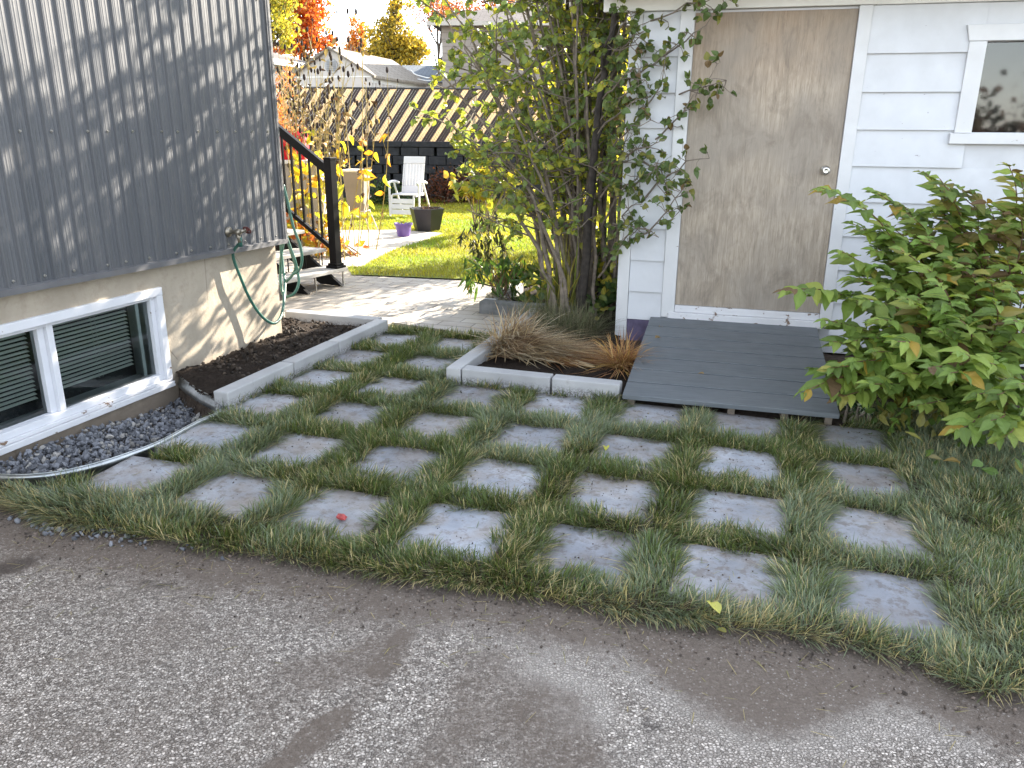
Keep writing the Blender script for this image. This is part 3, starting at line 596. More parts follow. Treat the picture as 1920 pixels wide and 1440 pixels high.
def mound(name, poly, z, amp, mat, label, sc=9, step=.02, slope=None):
    poly = np.asarray(poly); xs = np.arange(poly[:,0].min(), poly[:,0].max(), step); ys = np.arange(poly[:,1].min(), poly[:,1].max(), step); gx_, gy_ = np.meshgrid(xs, ys); P = np.c_[gx_.ravel(), gy_.ravel()]
    ins = in_poly(P, poly); zz = z + amp*(noise2(P,sc,3)-.5)*2+amp*.6*(noise2(P,sc*3,4)-.5)*2+amp*.35*(noise2(P,sc*8,5)-.5)*2
    if slope is not None: zz = zz + slope(P)
    nx, ny = len(xs), len(ys); idx = np.arange(nx*ny).reshape(ny,nx); Q = np.stack([idx[:-1,:-1], idx[:-1,1:], idx[1:,1:], idx[1:,:-1]], -1).reshape(-1,4); Q = Q[ins[Q].any(1)]
    return tag(npmesh(name, np.c_[P, zz], [Q], mat, smooth=True), label, 'soil', kind='stuff')
c0 = lt_(0)+lf*.105; c1 = lt_(1)+lf*.1
mound('compost', [HOUSE.w(.0,-1.17)[:2], WELL[1], WELL[2], c0, lt_(0.97)+lf*.105, lt_(.97)+lf*1.0, HOUSE.w(-.35,.42)[:2], HOUSE.w(-.3,-.02)[:2], HOUSE.w(0,-.02)[:2]], .035, .022, M_MULCH, 'dark crumbly compost filling the left planter', 8, .018)
N = 1500; P = np.c_[rng.uniform(-2.4,-1.,N), rng.uniform(4.4,6.6,N)]; dl_ = (P-cl0)@lf; hl = HOUSE.l(P); P = P[(dl_ > .12) & ((hl[:,0] > .01)|(hl[:,1]>.02)) & (hl[:,1] > -1.15) & (hl[:,1] < .42) & (dl_ < 1.)&~in_poly(P,wellpoly)]
tag(stones('compost_clods', np.c_[P, .035+.022*(noise2(P,8,3)-.5)*2+rng.uniform(0,.02,len(P))], rng.uniform(.006,.02,len(P)), np.array([.035,.026,.019])*rng.uniform(.4,2.2,(len(P),1))), 'loose dark clods and fibres lying on the compost', 'soil', kind='stuff')
mound('planter_soil', [g2(1.66,3.55), g2(3.6,3.55), g2(3.6,4.3), SHED.w(-.02,.1)[:2], SHED.w(-.02,3.7)[:2], g2(.8,9), g2(.75,7.3), g2(1.66,7.1)], .03, .02, M_MULCH, 'dark soil filling the planter round the lilac', 7, .03)
# ------------------------------------------------------------------ patio, lawn
PAT = np.array([gz(736,607,.0)[:2], g2(1.44,5.55), g2(1.44,6.95), g2(.58,6.95), g2(.58,8.3), gz(945,545,0)[:2], gz(870,528,0)[:2], gz(760,523,0)[:2], gz(650,521,0)[:2]+np.array([0,.1]), HOUSE.w(-.9,3.8)[:2], HOUSE.w(-2.6,3.4)[:2], HOUSE.w(-2.2,.45)[:2], lt_(1.)+lf*1.0, lt_(1.)+lf*.11])
b = MB(); l_ = GRID.l(PAT); b.add([(x, y, .012) for x, y in l_], [tuple(range(len(l_)))]); b.add([(x, y, .012) for x, y in l_]+[(x, y, -.06) for x, y in l_], [(i, (i+1)%len(l_), len(l_)+(i+1)%len(l_), len(l_)+i) for i in range(len(l_))])
tag(b.build('patio', M_PAVER, loc=(*GRID.o,0), a=17.75), kind='structure')
LW = np.array([PAT[4]+[.02,.3], gz(945,543,0)[:2], gz(870,526,0)[:2], gz(760,521,0)[:2], gz(660,517,0)[:2], [-2.15,9.9],[-2.9,12.5],[-6,13.2],[-7,19.3],[7,19.3],[6,12],[2.6,10.4],SHED.w(-.1,4.0)[:2], SHED.w(-.6,3.8)[:2]])
xs = np.arange(-8,8,.12); ys = np.arange(7.5,19.6,.12); gx_, gy_ = np.meshgrid(xs, ys); P = np.c_[gx_.ravel(), gy_.ravel()]
ins = in_poly(P, LW); nx, ny = len(xs), len(ys); idx = np.arange(nx*ny).reshape(ny,nx); Q = np.stack([idx[:-1,:-1], idx[:-1,1:], idx[1:,1:], idx[1:,:-1]], -1).reshape(-1,4)
b = MB(); b.add([(*p, .015) for p in LW], [tuple(range(len(LW)))]); tag(b.build('lawn', simple('lawn_soil', (.22,.25,.05), .95, .3, 6)), kind='structure')
sheet('yard', [(-14,9.3),(14,9.3),(14,30),(-14,30)], -.02, simple('yard_soil', (.08,.065,.045), .95, .3, 4))
PATH = gp([(600,432),(745,431),(832,437),(800,450),(745,466),(705,485),(680,500),(600,500)], .02); b = MB(); b.prism(PATH, -.02, .022); tag(b.build('garden_path', simple('pale_path', (.46,.42,.36), .85, .15, 5, .2)), kind='structure')
N = 420000; P = np.c_[rng.uniform(-7,5.5,N), 8.0+11.3*rng.random(N)**1.25]; k = in_poly(P, LW) & ~in_poly(P, PATH) & (np.abs(P[:,0]) < P[:,1]*.5); P = P[k]; n = len(P); dp = P[:,1]
pa = noise2(P, .9, 41); hh = rng.uniform(.03,.062,n)*(.8+.5*noise2(P,4,2)); 
lc = np.array([.27,.34,.045])*rng.uniform(.65,1.4,(n,1))*np.c_[.8+.75*noise2(P,1.6,43), np.ones(n), rng.uniform(.7,1.2,n)]; st = rng.random(n) < .12+.15*pa; lc[st] = np.array([.30,.25,.08])*rng.uniform(.7,1.2,(st.sum(),1))
V, F, Cc = blades(np.c_[P, np.full(n,.012)], hh, rng.uniform(.004,.007,n)*(dp/9), np.clip(rng.normal(.55,.3,n),.05,1.3), rng.uniform(0,6.28,n), lc*.8, lc)
tag(npmesh('lawn_grass', V, F, M_LAWN, col=Cc), 'sunlit yellow green mown lawn of the back yard', 'grass', kind='stuff')

# ------------------------------------------------------------------ garage with plywood door
sh = thing('garage', 'white wood sided garage with a weathered plywood door and purple base', 'garage', (*SHED.o, 0), 15.06)
SX, SD, EZ = 8.6, 3.6, 2.40
def laps(b, x0, x1, z_lines, y=0., hole=None):
    for z0, z1 in zip(z_lines[:-1], z_lines[1:]):
        segs = [(x0, x1)]
        if hole and z0 < hole[3] and z1 > hole[2]: segs = [(x0, hole[0]), (hole[1], x1)]
        for a_, c_ in segs: b.add([(a_,y-.027,z0),(c_,y-.027,z0),(c_,y-.005,z1),(a_,y-.005,z1),(a_,y,z0),(c_,y,z0)], [(0,1,2,3),(4,5,1,0)])
zl = [.165]+[.389+.2447*k for k in range(9)]; zl[-1] = 2.40; zr = [.144+.2447*k for k in range(10)]; zr[-1] = 2.40
WH = (2.32,3.30,1.60,2.165)
b = MB(); laps(b, .085, .345, zl); b.build('siding_panel', M_WHITE, sh)
b = MB(); laps(b, 1.60, SX, zr, 0., (WH[0]-.02,WH[1]+.02,WH[2]-.03,WH[3]+.03)); b.build('siding_panel', M_SIDEPEEL, sh)
b = MB()
for z0, z1, x0, x1 in ((.0,2.4,.0,.45),(2.385,2.4,.45,1.52),(.0,WH[2],1.52,SX),(WH[3],2.4,1.52,SX),(WH[2],WH[3],1.52,WH[0]),(WH[2],WH[3],WH[1],SX),(0,.2,.45,1.52)): b.box(x0,x1,.001,.10,z0,z1)
b.box(0,.1,.1,SD,0,2.4); b.box(SX-.1,SX,.1,SD,0,2.4); b.box(.1,SX-.1,SD-.1,SD,0,2.4)
for x in (0, SX-.1): b.add([(x,0,2.4),(x,SD,2.4),(x,SD/2,3.1),(x+.1,0,2.4),(x+.1,SD,2.4),(x+.1,SD/2,3.1)], [(0,2,1),(3,4,5),(0,3,5,2),(1,2,5,4)])
b.build('wall', M_WHITE, sh)
b = MB(); b.box(-.008,.082,-.03,.0,-.03,2.40); b.build('corner_board', M_TRIMPEEL, sh, bevel=.003)
b = MB(); b.box(.083,.345,-.012,.0,-.02,.163); b.build('base_board', M_PURPLEPAINT, sh)
b = MB(); b.box(.347,.447,-.036,.02,.20,2.40); b.box(1.518,1.602,-.036,.02,.20,2.40); b.build('door_trim', M_TRIMPEEL, sh, bevel=.003)
b = MB(); b.box(.40,1.545,-.055,.02,.19,.245); b.box(.449,1.516,-.03,.03,.2455,.298); b.build('threshold', M_SILLPEEL, sh, bevel=.004)
b = MB(); b.box(.449,1.516,-.008,.035,.30,2.383); dr = b.build('door', M_PLY, sh, bevel=.002)
b = MB(); Mk = Matrix.Translation((1.43,-.008,1.335)) @ Matrix.Rotation(rad(90),4,'X')
b.lathe([(.0,.0),(.034,.0),(.034,.004),(.024,.010),(.012,.016),(.011,.034),(.022,.042),(.029,.052),(.029,.062),(.022,.071),(.012,.073),(.009,.070),(0,.070)], 28, Mk); b.box(1.429,1.431,-.0795,-.0785,1.328,1.342)
b.build('door_knob', M_STEEL, dr, smooth=True)
b = MB(); b.box(-.2,1.62,-.05,-.001,2.402,2.52); b.box(1.622,SX,-.035,-.001,2.402,2.52); b.build('frieze_board', M_CREAM, sh, bevel=.003)
b = MB(); b.box(-.25,SX+.2,-.40,-.001,2.522,2.54); b.box(-.25,SX+.2,-.43,-.402,2.50,2.64); b.box(-.25,SX+.2,SD+.3,SD+.33,2.50,2.64); b.build('soffit', M_CREAM, sh)
rz = 3.30
b = MB(); b.add([(-.28,-.46,2.645),(SX+.2,-.46,2.645),(SX+.2,SD/2,rz),(-.28,SD/2,rz),(SX+.2,SD+.36,2.645),(-.28,SD+.36,2.645),(-.28,-.46,2.60),(-.28,SD/2,rz-.05),(-.28,SD+.36,2.60),(SX+.2,-.46,2.6),(SX+.2,SD/2,rz-.05),(SX+.2,SD+.36,2.6)], [(0,1,2,3),(3,2,4,5),(0,3,7,6),(3,5,8,7),(6,7,10,9),(7,8,11,10)]); b.build('roof', M_SHINGLE, sh)
wb = MB(); x0,x1,z0,z1 = WH
wb.box(x0-.105,x0-.0,-.04,.0,z0-.005,z1); wb.box(x1,x1+.105,-.04,.0,z0-.005,z1); wb.box(x0-.13,x1+.13,-.055,.0,z0-.075,z0-.007)
wb.add([(x0-.135,-.045,z1+.10),(x0-.11,-.045,z1+.002),(x1+.11,-.045,z1+.002),(x1+.135,-.045,z1+.10),(x0-.135,0,z1+.10),(x0-.11,0,z1+.002),(x1+.11,0,z1+.002),(x1+.135,0,z1+.10)], [(0,1,2,3),(0,4,5,1),(1,5,6,2),(2,6,7,3),(0,3,7,4)])
gw = wb.build('window', M_TRIMPEEL, sh, bevel=.003)
b = MB(); b.quad((x0,.03,z0),(x1,.03,z0),(x1,.03,z1),(x0,.03,z1)); b.build('pane', M_GLASS2, gw)
b = MB(); b.box(x0-.3,x1+.5,.102,2.2,z0-.5,z1+.12); o = b.build('dark_room', M_DARK, gw); o.data.flip_normals()
b = MB(); 
for k in range(7): 
    q = rng.uniform(0,.5); b.tube([(x0+.06+q*.6,.12+.03*k,z0+.07+rng.uniform(0,.05)),(x0+.25+q,.15+.03*k,z0+.09+rng.uniform(0,.06)),(x0+.45+q,.2+.03*k,z0+.10+rng.uniform(0,.06))], rng.uniform(.005,.011), 5)
b.build('stored_sticks', simple('pale_wood', (.5,.4,.3), .8), gw)
b = MB(); b.tube(spline([(x0+.09,.2,z1-.05),(x0+.14,.2,z1-.2),(x0+.13,.2,z1-.35),(x0+.03,.2,z0+.06)]), .014, 8); b.build('hanging_cord', M_HOSE, gw, smooth=True)
# ramp
RMP = Frame(*SHED.w(.27,-.045)[:2], 15.06)
ra = thing('ramp', 'dark grey painted plank ramp sloping down from the plywood door', 'ramp', (*RMP.o, 0), 15.06)
L_, zt, zbm, RW = 1.63, .20, .07, 1.235; sl = math.atan2(zt-zbm, L_)
for k in range(7):
    b = MB(); w_ = L_/7; M = Matrix.Translation((0,0,zt)) @ Matrix.Rotation(sl,4,'X'); b.box(0,RW+rng.uniform(-.003,.003),-(k+1)*w_+.008,-k*w_-.008,-.032,0, M); b.build('board', M_DECK, ra, bevel=.004)
for x in (.03,.62,.92,1.16):
    b = MB(); M = Matrix.Translation((x,0,zt-.0335)) @ Matrix.Rotation(sl,4,'X'); b.box(0,.042,-L_+.03,-.03,-.05,0, M); b.build('joist', M_OLDWOOD, ra, bevel=.003)
# ------------------------------------------------------------------ leaves
def leaves(P, D, U, L, W, col, fold=.25, droop=.25, prof=((0,.05),(.2,.8),(.45,1.),(.75,.62)), tipcol=None):
    """leaf blades: P base points, D direction, U leaf normal hint; midrib fold and droop"""
    n = len(P); D = D/np.linalg.norm(D,axis=1)[:,None]; Sd = np.cross(D, U); Sd /= np.linalg.norm(Sd,axis=1)[:,None]+1e-9; Nn = np.cross(Sd, D)
    m = len(prof)*3+1; V = np.empty((n,m,3)); Cc = np.empty((n,m,3)); dr = droop*(rng.uniform(.4,1.6,n)); fo = fold*rng.uniform(.3,1.6,n)
    for k, (t, wf) in enumerate(prof):
        c = P+D*(L*t)[:,None]-Nn*(L*dr*t*t)[:,None]; hw_ = (W/2*wf)[:,None]
        wv = rng.normal(0,.06,n)*W
        V[:,3*k] = c; V[:,3*k+1] = c-Sd*hw_+Nn*(hw_[:,0]*fo+wv)[:,None]; V[:,3*k+2] = c+Sd*hw_+Nn*(hw_[:,0]*fo-wv)[:,None]
        Cc[:,3*k] = col*1.18; Cc[:,3*k+1] = col; Cc[:,3*k+2] = col
    V[:,-1] = P+D*L[:,None]-Nn*(L*dr)[:,None]; Cc[:,-1] = col if tipcol is None else tipcol
    q = []
    for k in range(len(prof)-1): q += [[3*k,3*k+3,3*k+4,3*k+1],[3*k+2,3*k+5,3*k+3,3*k]]
    k = len(prof)-1; tr = [[3*k,m-1,3*k+1],[3*k+2,m-1,3*k]]
    base = (np.arange(n)*m)[:,None,None]
    return V.reshape(-1,3), [(base+np.array(q)[None]).reshape(-1,4), (base+np.array(tr)[None]).reshape(-1,3)], Cc.reshape(-1,3)
def leafmesh(name, args, parent=None, mat=None, **k):
    V, F, Cc = leaves(*args, **k); return npmesh(name, V, F, mat or M_LEAF, parent, Cc)
def rdir(n, up=0.): v = rng.normal(size=(n,3)); v[:,2] += up; return v/np.linalg.norm(v,axis=1)[:,None]
def pick(cols, n, p=None, j=.25):
    cols = np.array(cols); return cols[rng.choice(len(cols), n, p=p)]*rng.uniform(1-j,1+j,(n,1))
def local(parent_loc, V): return np.asarray(V)-np.asarray(parent_loc)
# ------------------------------------------------------------------ stairs of the house
T0 = gz(652,501,.2); T1 = gz(521,529,.2); ty_ = (T1-T0)[:2]; ty_ /= np.linalg.norm(ty_); STA = math.degrees(math.atan2(ty_[0], ty_[1]))   # local y runs along the tread to the near end
ST = Frame(T0[0], T0[1], STA)         # local x = right-hand normal of y  (towards the house)
stx = 1 if (ST.x@np.array([-1,0])) > 0 else -1
st = thing('entrance_stairs', 'open stairs with grey treads and black stringers behind the house corner', 'stairs', (*T0[:2], 0), STA)
TL = 1.25; run, rise = .285*stx, .175
for k in range(5):
    z = .2+rise*k; x0, x1 = sorted((run*k, run*k+.30*stx))
    b = MB(); b.box(x0, x1, 0, TL, z-.035, z); b.build('tread', M_TREAD, st, bevel=.004)
    if k:
        xr = run*k+.02*stx
        for y in (.05,.3,.55,.8): b = MB(); b.tube([(xr, y, z-rise+.0), (xr, y, z-.035)], .007, 6); b.build('riser_rod', M_BLACK, st)
for y in (.10,.60,1.10):
    b = MB(); a0, a1 = run*-.1, run*4.6; zz0, zz1 = .02, .2+rise*4-.04
    b.add([(a0+.12*stx*0,y,zz0),(a0+.30*stx,y,zz0),(a1+.3*stx,y,zz1-.12),(a1,y,zz1),(a0,y+.038,zz0),(a0+.30*stx,y+.038,zz0),(a1+.3*stx,y+.038,zz1-.12),(a1,y+.038,zz1)], [(0,1,2,3),(7,6,5,4),(0,4,5,1),(1,5,6,2),(2,6,7,3),(3,7,4,0)]); b.build('stringer', M_BLACK, st)
for y in (.06,.48,.90,.94):
    b = MB(); b.box(.02*stx-.007,.02*stx+.007,y-.007,y+.007,.0,.165); b.build('tread_leg', M_STEEL, st)
b = MB(); b.box(run*5-.0,run*5+stx*1.1,0,TL,.2+rise*5-.04,.2+rise*5) if stx>0 else b.box(run*5+stx*1.1,run*5,0,TL,.2+rise*5-.04,.2+rise*5); b.build('landing', M_TREAD, st)
hr = thing('stair_railing', 'black metal railing with square post and thin balusters on the stairs', 'railing', (*T0[:2], 0), STA)
px_, py_ = .085*stx, .085
b = MB(); b.box(px_-.045,px_+.045,py_-.045,py_+.045,.2,1.29); b.box(px_-.048,px_+.048,py_-.048,py_+.048,1.29,1.315); b.build('post', M_BLACK, hr, bevel=.004)
b = MB(); b.box(px_-.075,px_+.075,py_-.075,py_+.075,.2005,.225); b.box(px_-.06,px_+.06,py_-.06,py_+.06,.2255,.25); b.build('post_base', M_BLACK, hr, bevel=.004)
sl_r = rise/abs(run); rail = lambda name, zc, hh, ww, l0, l1: None
def sloped(name, z0, hh, ww, l0, l1):
    b = MB(); V = []
    for l in (l0, l1):
        for dz in (-hh/2, hh/2):
            for dy in (-ww/2, ww/2): V.append((px_+stx*l, py_+dy, z0+sl_r*l+dz))
    b.add(V, [(0,1,3,2),(4,6,7,5),(0,4,5,1),(2,3,7,6),(0,2,6,4),(1,5,7,3)]); return b.build(name, M_BLACK, hr, bevel=.003)
sloped('top_rail', 1.17, .10, .05, .046, 1.5); sloped('bottom_rail', .38, .05, .04, .046, 1.5)
for k in range(11):
    l = .16+.118*k; b = MB(); x = px_+stx*l; b.box(x-.0095,x+.0095,py_-.0095,py_+.0095,.395+sl_r*l,1.13+sl_r*l); b.build('baluster', M_BLACK, hr)
# ------------------------------------------------------------------ storage box with red cover, taupe pot on its stand
BX = at(520,300,11.0); BX2 = at(603,300,11.0)
bx = thing('storage_box', 'beige storage cabinet with a pale overhanging top behind the stair railing', 'cabinet', (BX[0]-.25, 11.0, 0), -4)
wd = BX2[0]-BX[0]+.2; zt_ = BX[2]
b = MB(); b.box(0,wd,0,.6,.0,zt_-.05); b.build('body', M_BOX, bx, bevel=.01); b = MB(); b.box(-.04,wd+.04,-.04,.64,zt_-.05,zt_); b.build('top', M_CREAM, bx, bevel=.008)
b = MB()
n_ = 18; hcs = []
for i in range(n_+1):
    x = -.02+(wd-.18)*i/n_; hcs.append([(x, .05+.02*math.sin(i*1.3), zt_+.002), (x, .04+.025*math.sin(i*1.1+1), zt_+.2), (x+.02, .09+.02*math.sin(i*.9), zt_+.36+.015*math.sin(i*1.7)), (x, .45, zt_+.33), (x, .5, zt_+.002)])
V = np.array(hcs).reshape(-1,3); b.add(V, [(i*5+k,(i+1)*5+k,(i+1)*5+k+1,i*5+k+1) for i in range(n_) for k in range(4)]+[(0,1,2,3,4),tuple(n_*5+k for k in (4,3,2,1,0))])
o = b.build('cushion', M_RED, smooth=True, loc=(BX[0]-.25,11.0,0), a=-4); tag(o, 'bright red fabric cushion standing on the beige cabinet', 'cushion')
PT = at(672,390,11.3)
tp_ = thing('planter_pot', 'tall tapered taupe planter on a white wire stand among the dry stalks', 'planter', (PT[0], 11.3, 0), 8)
ztop = at(672,322,11.3)[2]; zbot = .50
def frustum(b, w0, w1, z0, z1, d0=None, d1=None):
    d0 = d0 or w0; d1 = d1 or w1
    b.add([(-w0,-d0,z0),(w0,-d0,z0),(w0,d0,z0),(-w0,d0,z0),(-w1,-d1,z1),(w1,-d1,z1),(w1,d1,z1),(-w1,d1,z1)], [(3,2,1,0),(0,1,5,4),(1,2,6,5),(2,3,7,6),(3,0,4,7),(4,5,6,7)])
b = MB(); frustum(b,.11,.155,zbot,ztop); b.build('pot', M_TAUPE, tp_, bevel=.01); b = MB(); frustum(b,.165,.17,ztop,ztop+.03); b.build('rim', M_CREAM, tp_, bevel=.006)
b = MB(); 
for sx, sy in ((-1,-1),(1,-1),(1,1),(-1,1)): b.tube([(sx*.12,sy*.12,zbot),(sx*.28,sy*.25,.0)], .009, 6)
b.tube([(-.13,-.13,zbot),(.13,-.13,zbot),(.13,.13,zbot),(-.13,.13,zbot),(-.13,-.13,zbot)], .008, 6); b.build('stand', M_PLASTIC, tp_)
# ------------------------------------------------------------------ garden chair
CP = at(768,392,15.4)
ch = thing('garden_chair', 'white plastic reclining garden chair with high slatted back on the lawn', 'chair', (CP[0], 15.4, .03), 12)
# local: x right, y back ; chair faces -y
def plate(b, pts, th=.022): # extrude polygon in xz by normal
    pass
Mb = Matrix.Translation((0,.18,.40)) @ Matrix.Rotation(rad(-17),4,'X')
b = MB(); b.box(-.215,.215,-.012,.012,.56,.70,Mb); b.box(-.215,-.185,-.012,.012,.0,.56,Mb); b.box(.185,.215,-.012,.012,.0,.56,Mb); b.box(-.185,.185,-.012,.012,.0,.14,Mb); b.build('backrest', M_PLASTIC, ch, bevel=.02)
b = MB()
for k in range(6): x = -.185+.37*(k+.5)/6; b.box(x-.026,x+.026,-.008,.008,.141,.559,Mb)
b.build('backrest_slats', M_PLASTIC, ch)
b = MB()
for k in range(6): y = -.27+.46*(k+.5)/6; b.box(-.22,.22,y-.032,y+.032,.385-.0*k,.405)
b.box(-.235,-.221,-.29,.2,.36,.41); b.box(.221,.235,-.29,.2,.36,.41); b.build('seat', M_PLASTIC, ch, bevel=.004)
Mf = Matrix.Translation((-.02,-.30,.395)) @ Matrix.Rotation(rad(-14),4,'X')
b = MB(); 
for k in range(3): b.box(-.20,.20,-.01,.01,-.36+.10*k,-.272+.10*k,Mf)
b.box(-.235,-.201,-.012,.012,-.37,.0,Mf); b.box(.201,.235,-.012,.012,-.37,.0,Mf); b.build('footrest', M_PLASTIC, ch, bevel=.003)
for s_ in (-1,1):
    b = MB(); x = s_*.29; b.tube(spline([(x,-.36,.60),(x,-.2,.625),(x,.05,.62),(x*.97,.2,.59)]), .026, 8); b.build('armrest', M_PLASTIC, ch, smooth=True)
    for (y0,z0,y1,z1) in ((-.28,.0,-.27,.61),(.42,.0,-.02,.60)):
        b = MB(); b.add([(x-.014,y0-.024,z0),(x+.014,y0-.024,z0),(x+.014,y0+.024,z0),(x-.014,y0+.024,z0),(x-.014,y1-.024,z1),(x+.014,y1-.024,z1),(x+.014,y1+.024,z1),(x-.014,y1+.024,z1)], [(3,2,1,0),(4,5,6,7),(0,1,5,4),(1,2,6,5),(2,3,7,6),(3,0,4,7)]); b.build('leg', M_PLASTIC, ch, bevel=.004)
# pots
PP = gz(757,443,.02); pu = thing('flower_pot', 'small purple plastic pot with a yellowing plant on the garden path', 'flower pot', (PP[0],PP[1],.022))
b = MB(); b.lathe([(.0,.0),(.095,.0),(.125,.17),(.142,.17),(.145,.20),(.132,.20),(.125,.18),(.0,.175)], 24); b.build('pot', M_PURPLE, pu, smooth=False)
n = 16; a_ = rng.uniform(0,6.28,n); D = np.c_[np.cos(a_),np.sin(a_),rng.uniform(.2,1.2,n)]; P = np.c_[.05*np.cos(a_),.05*np.sin(a_),rng.uniform(.18,.28,n)]
leafmesh('leaves', (P, D, np.tile([0,0,1.],(n,1)), rng.uniform(.06,.10,n), rng.uniform(.05,.07,n), pick([(.30,.34,.05),(.22,.30,.05),(.4,.36,.08)],n)), pu)
HP = gz(790,434,.02); hx = thing('hexagonal_planter', 'black six sided planter with dry stems beside the purple pot', 'planter', (HP[0]+.08,HP[1]+.15,.02), 10)
b = MB(); n6 = 6; r0, r1, h = .21, .29, .36
for (ra_, rb_, za, zb_) in ((r0,r1,0,h),(r1-.02,r0-.02,h,h-.12)): b.lathe([(ra_,za),(rb_,zb_)] if za < zb_ else [(ra_,za),(ra_-.03,zb_)], 6)
b.lathe([(r1,h),(r1-.02,h)], 6); b.build('pot', M_BLACKPOT, hx)
b = MB(); b.lathe([(0,h-.09),(r1-.05,h-.1)], 12); b.build('potting_soil', M_MULCH, hx)
b = MB()
for k in range(26): a_ = rng.uniform(0,6.28); r_ = rng.uniform(0,.18); b.tube([(r_*math.cos(a_),r_*math.sin(a_),h-.1),(r_*math.cos(a_)+rng.uniform(-.1,.1),r_*math.sin(a_)+rng.uniform(-.1,.1),h+rng.uniform(-.02,.09))], .004, 4)
b.build('dry_stems', simple('brown_stems', (.13,.065,.035), .8, .3, 30), hx)
# ------------------------------------------------------------------ block wall and slatted fence
FY = 19.2; fl, fr = -6.2, 4.6
wl_ = thing('retaining_wall', 'black split-face block wall along the back of the lawn', 'wall', (fl, FY, 0))
b = MB(); zc = [0.0,.2,.4,.6,.8,1.0]
for k, z in enumerate(zc):
    x = -(.22 if k%2 else 0)
    while x < fr-fl:
        w_ = .42; g_ = .05 if (k >= 1) else .01; b.box(x, x+w_-g_*rng.uniform(.3,1.5), rng.uniform(-.012,.012), .3, z+.004, z+.196); x += w_
b.build('block_courses', M_BLOCK, wl_, bevel=.012)
b = MB(); b.box(0,fr-fl,.31,.5,0,1.2); b.build('backing', M_DARK, wl_); b = MB(); x = 0
while x < fr-fl: b.box(x, x+1.19, -.03, .34, 1.204, 1.33); x += 1.2
b.build('coping', M_BLOCK, wl_, bevel=.012)
fe = thing('slatted_fence', 'chain-link fence with diagonal beige and dark brown slats above black wall', 'fence', (fl, FY+.2, 1.33))
fz0, fz1, fw = .0, 2.485-1.33, fr-fl; tanA = 410/285.; hor = fz1/tanA
bb, bd = MB(), MB(); x = -hor; k = 0; period = .335
while x < fw:
    for q, (o_, w_, bm_) in enumerate(((0,.062,bb),(.066,.062,bb),(.137,.056,bd),(.203,.056,bd),(.268,.056,bd))):
        xa = x+o_; pts = [(xa,fz0),(xa+w_,fz0),(xa+w_+hor,fz1),(xa+hor,fz1)]
        # clip to fence width
        def cl(p, x_): pass
        P_ = [p for p in pts]; out = []
        for lo, sg in ((0.,1),(fw,-1)):
            out = []
            for i in range(len(P_)):
                A, B_ = P_[i], P_[(i+1)%len(P_)]; ia, ib = (A[0]-lo)*sg >= 0, (B_[0]-lo)*sg >= 0
                if ia: out.append(A)
                if ia != ib: t = (lo-A[0])/(B_[0]-A[0]); out.append((lo, A[1]+t*(B_[1]-A[1])))
            P_ = out
            if not P_: break
        if len(P_) >= 3:
            m_ = len(P_); yb = rng.uniform(-.004,.004); bm_.add([(p[0],yb,p[1]) for p in P_]+[(p[0],yb+.008,p[1]) for p in P_], [tuple(range(m_)), tuple(range(2*m_-1,m_-1,-1))]+[(i,m_+i,m_+(i+1)%m_,(i+1)%m_) for i in range(m_)])
    x += period
bb.build('beige_slats', M_SLATB, fe); bd.build('brown_slats', M_SLATD, fe)
b = MB(); s_ = .066; m_ = int(fw/s_)
for q in range(-int(hor/s_)-1, m_+1):
    for sg in (1,-1):
        x0 = q*s_; a0, a1 = (x0, x0+hor) if sg > 0 else (x0+hor, x0)
        if min(a0,a1) < 0 or max(a0,a1) > fw: continue
        b.tube([(a0,-.012*sg-.012,fz0),(a1,-.012*sg-.012,fz1)], .0022, 3, False)
b.build('chain_link', M_WIRE, fe)
b = MB(); b.tube([(0,.0,fz1+.01),(fw,.0,fz1+.01)], .02, 8); b.build('top_rail', M_WIRE, fe, smooth=True)
for k in range(5): b = MB(); b.tube([(.3+k*2.5,.05,-.1),(.3+k*2.5,.05,fz1+.02)], .028, 10); b.build('fence_post', M_WIRE, fe, smooth=True)
# ------------------------------------------------------------------ buildings beyond the fence
def gable(name, label, FR, a, wid, dep_, ez, rz_, mwall, mroof, ov=.15, extras=None):
    # origin = front right corner; local x along front to the right, y back; ridge runs back
    t = thing(name, label, 'shed' if 'shed' in name else 'house', (*FR, 0), a)
    b = MB(); b.box(-wid,0,0,dep_,-.4,ez); b.add([(-wid,0,ez),(0,0,ez),(-wid/2,0,rz_),(-wid,dep_,ez),(0,dep_,ez),(-wid/2,dep_,rz_)], [(0,1,2),(5,4,3)]); b.build('wall', mwall, t)
    b = MB(); s_ = (rz_-ez)/(wid/2); th = .07
    for sg in (-1,1):
        ex = (-wid-ov) if sg < 0 else ov; zx = ez-s_*ov
        b.add([(-wid/2,-ov,rz_+.004),(-wid/2,dep_+ov,rz_+.004),(ex,dep_+ov,zx+.004),(ex,-ov,zx+.004),(-wid/2,-ov,rz_+th),(-wid/2,dep_+ov,rz_+th),(ex,dep_+ov,zx+th),(ex,-ov,zx+th)], [(0,1,2,3),(7,6,5,4),(0,3,7,4),(1,5,6,2),(2,6,7,3)])
    b.build('roof', mroof, t); return t
FR = at(697,150,24.0); s1 = gable('garden_shed', 'pale beige garden shed with round gable vent beyond the fence', FR[:2], 15, 2.45, 4.2, at(697,141,24)[2], at(620,94,24.3)[2]+.02, M_BEIGEWALL, M_SHINGLE_TAN)
apz = at(620,94,24.3)[2]
b = MB(); Mk = Matrix.Translation((-1.225,-.012,apz-.42)) @ Matrix.Rotation(rad(90),4,'X'); b.lathe([(0,0),(.2,0),(.2,.02),(0,.02)], 24, Mk); v_ = b.build('gable_vent', M_GREYBOX, s1); b = MB(); 
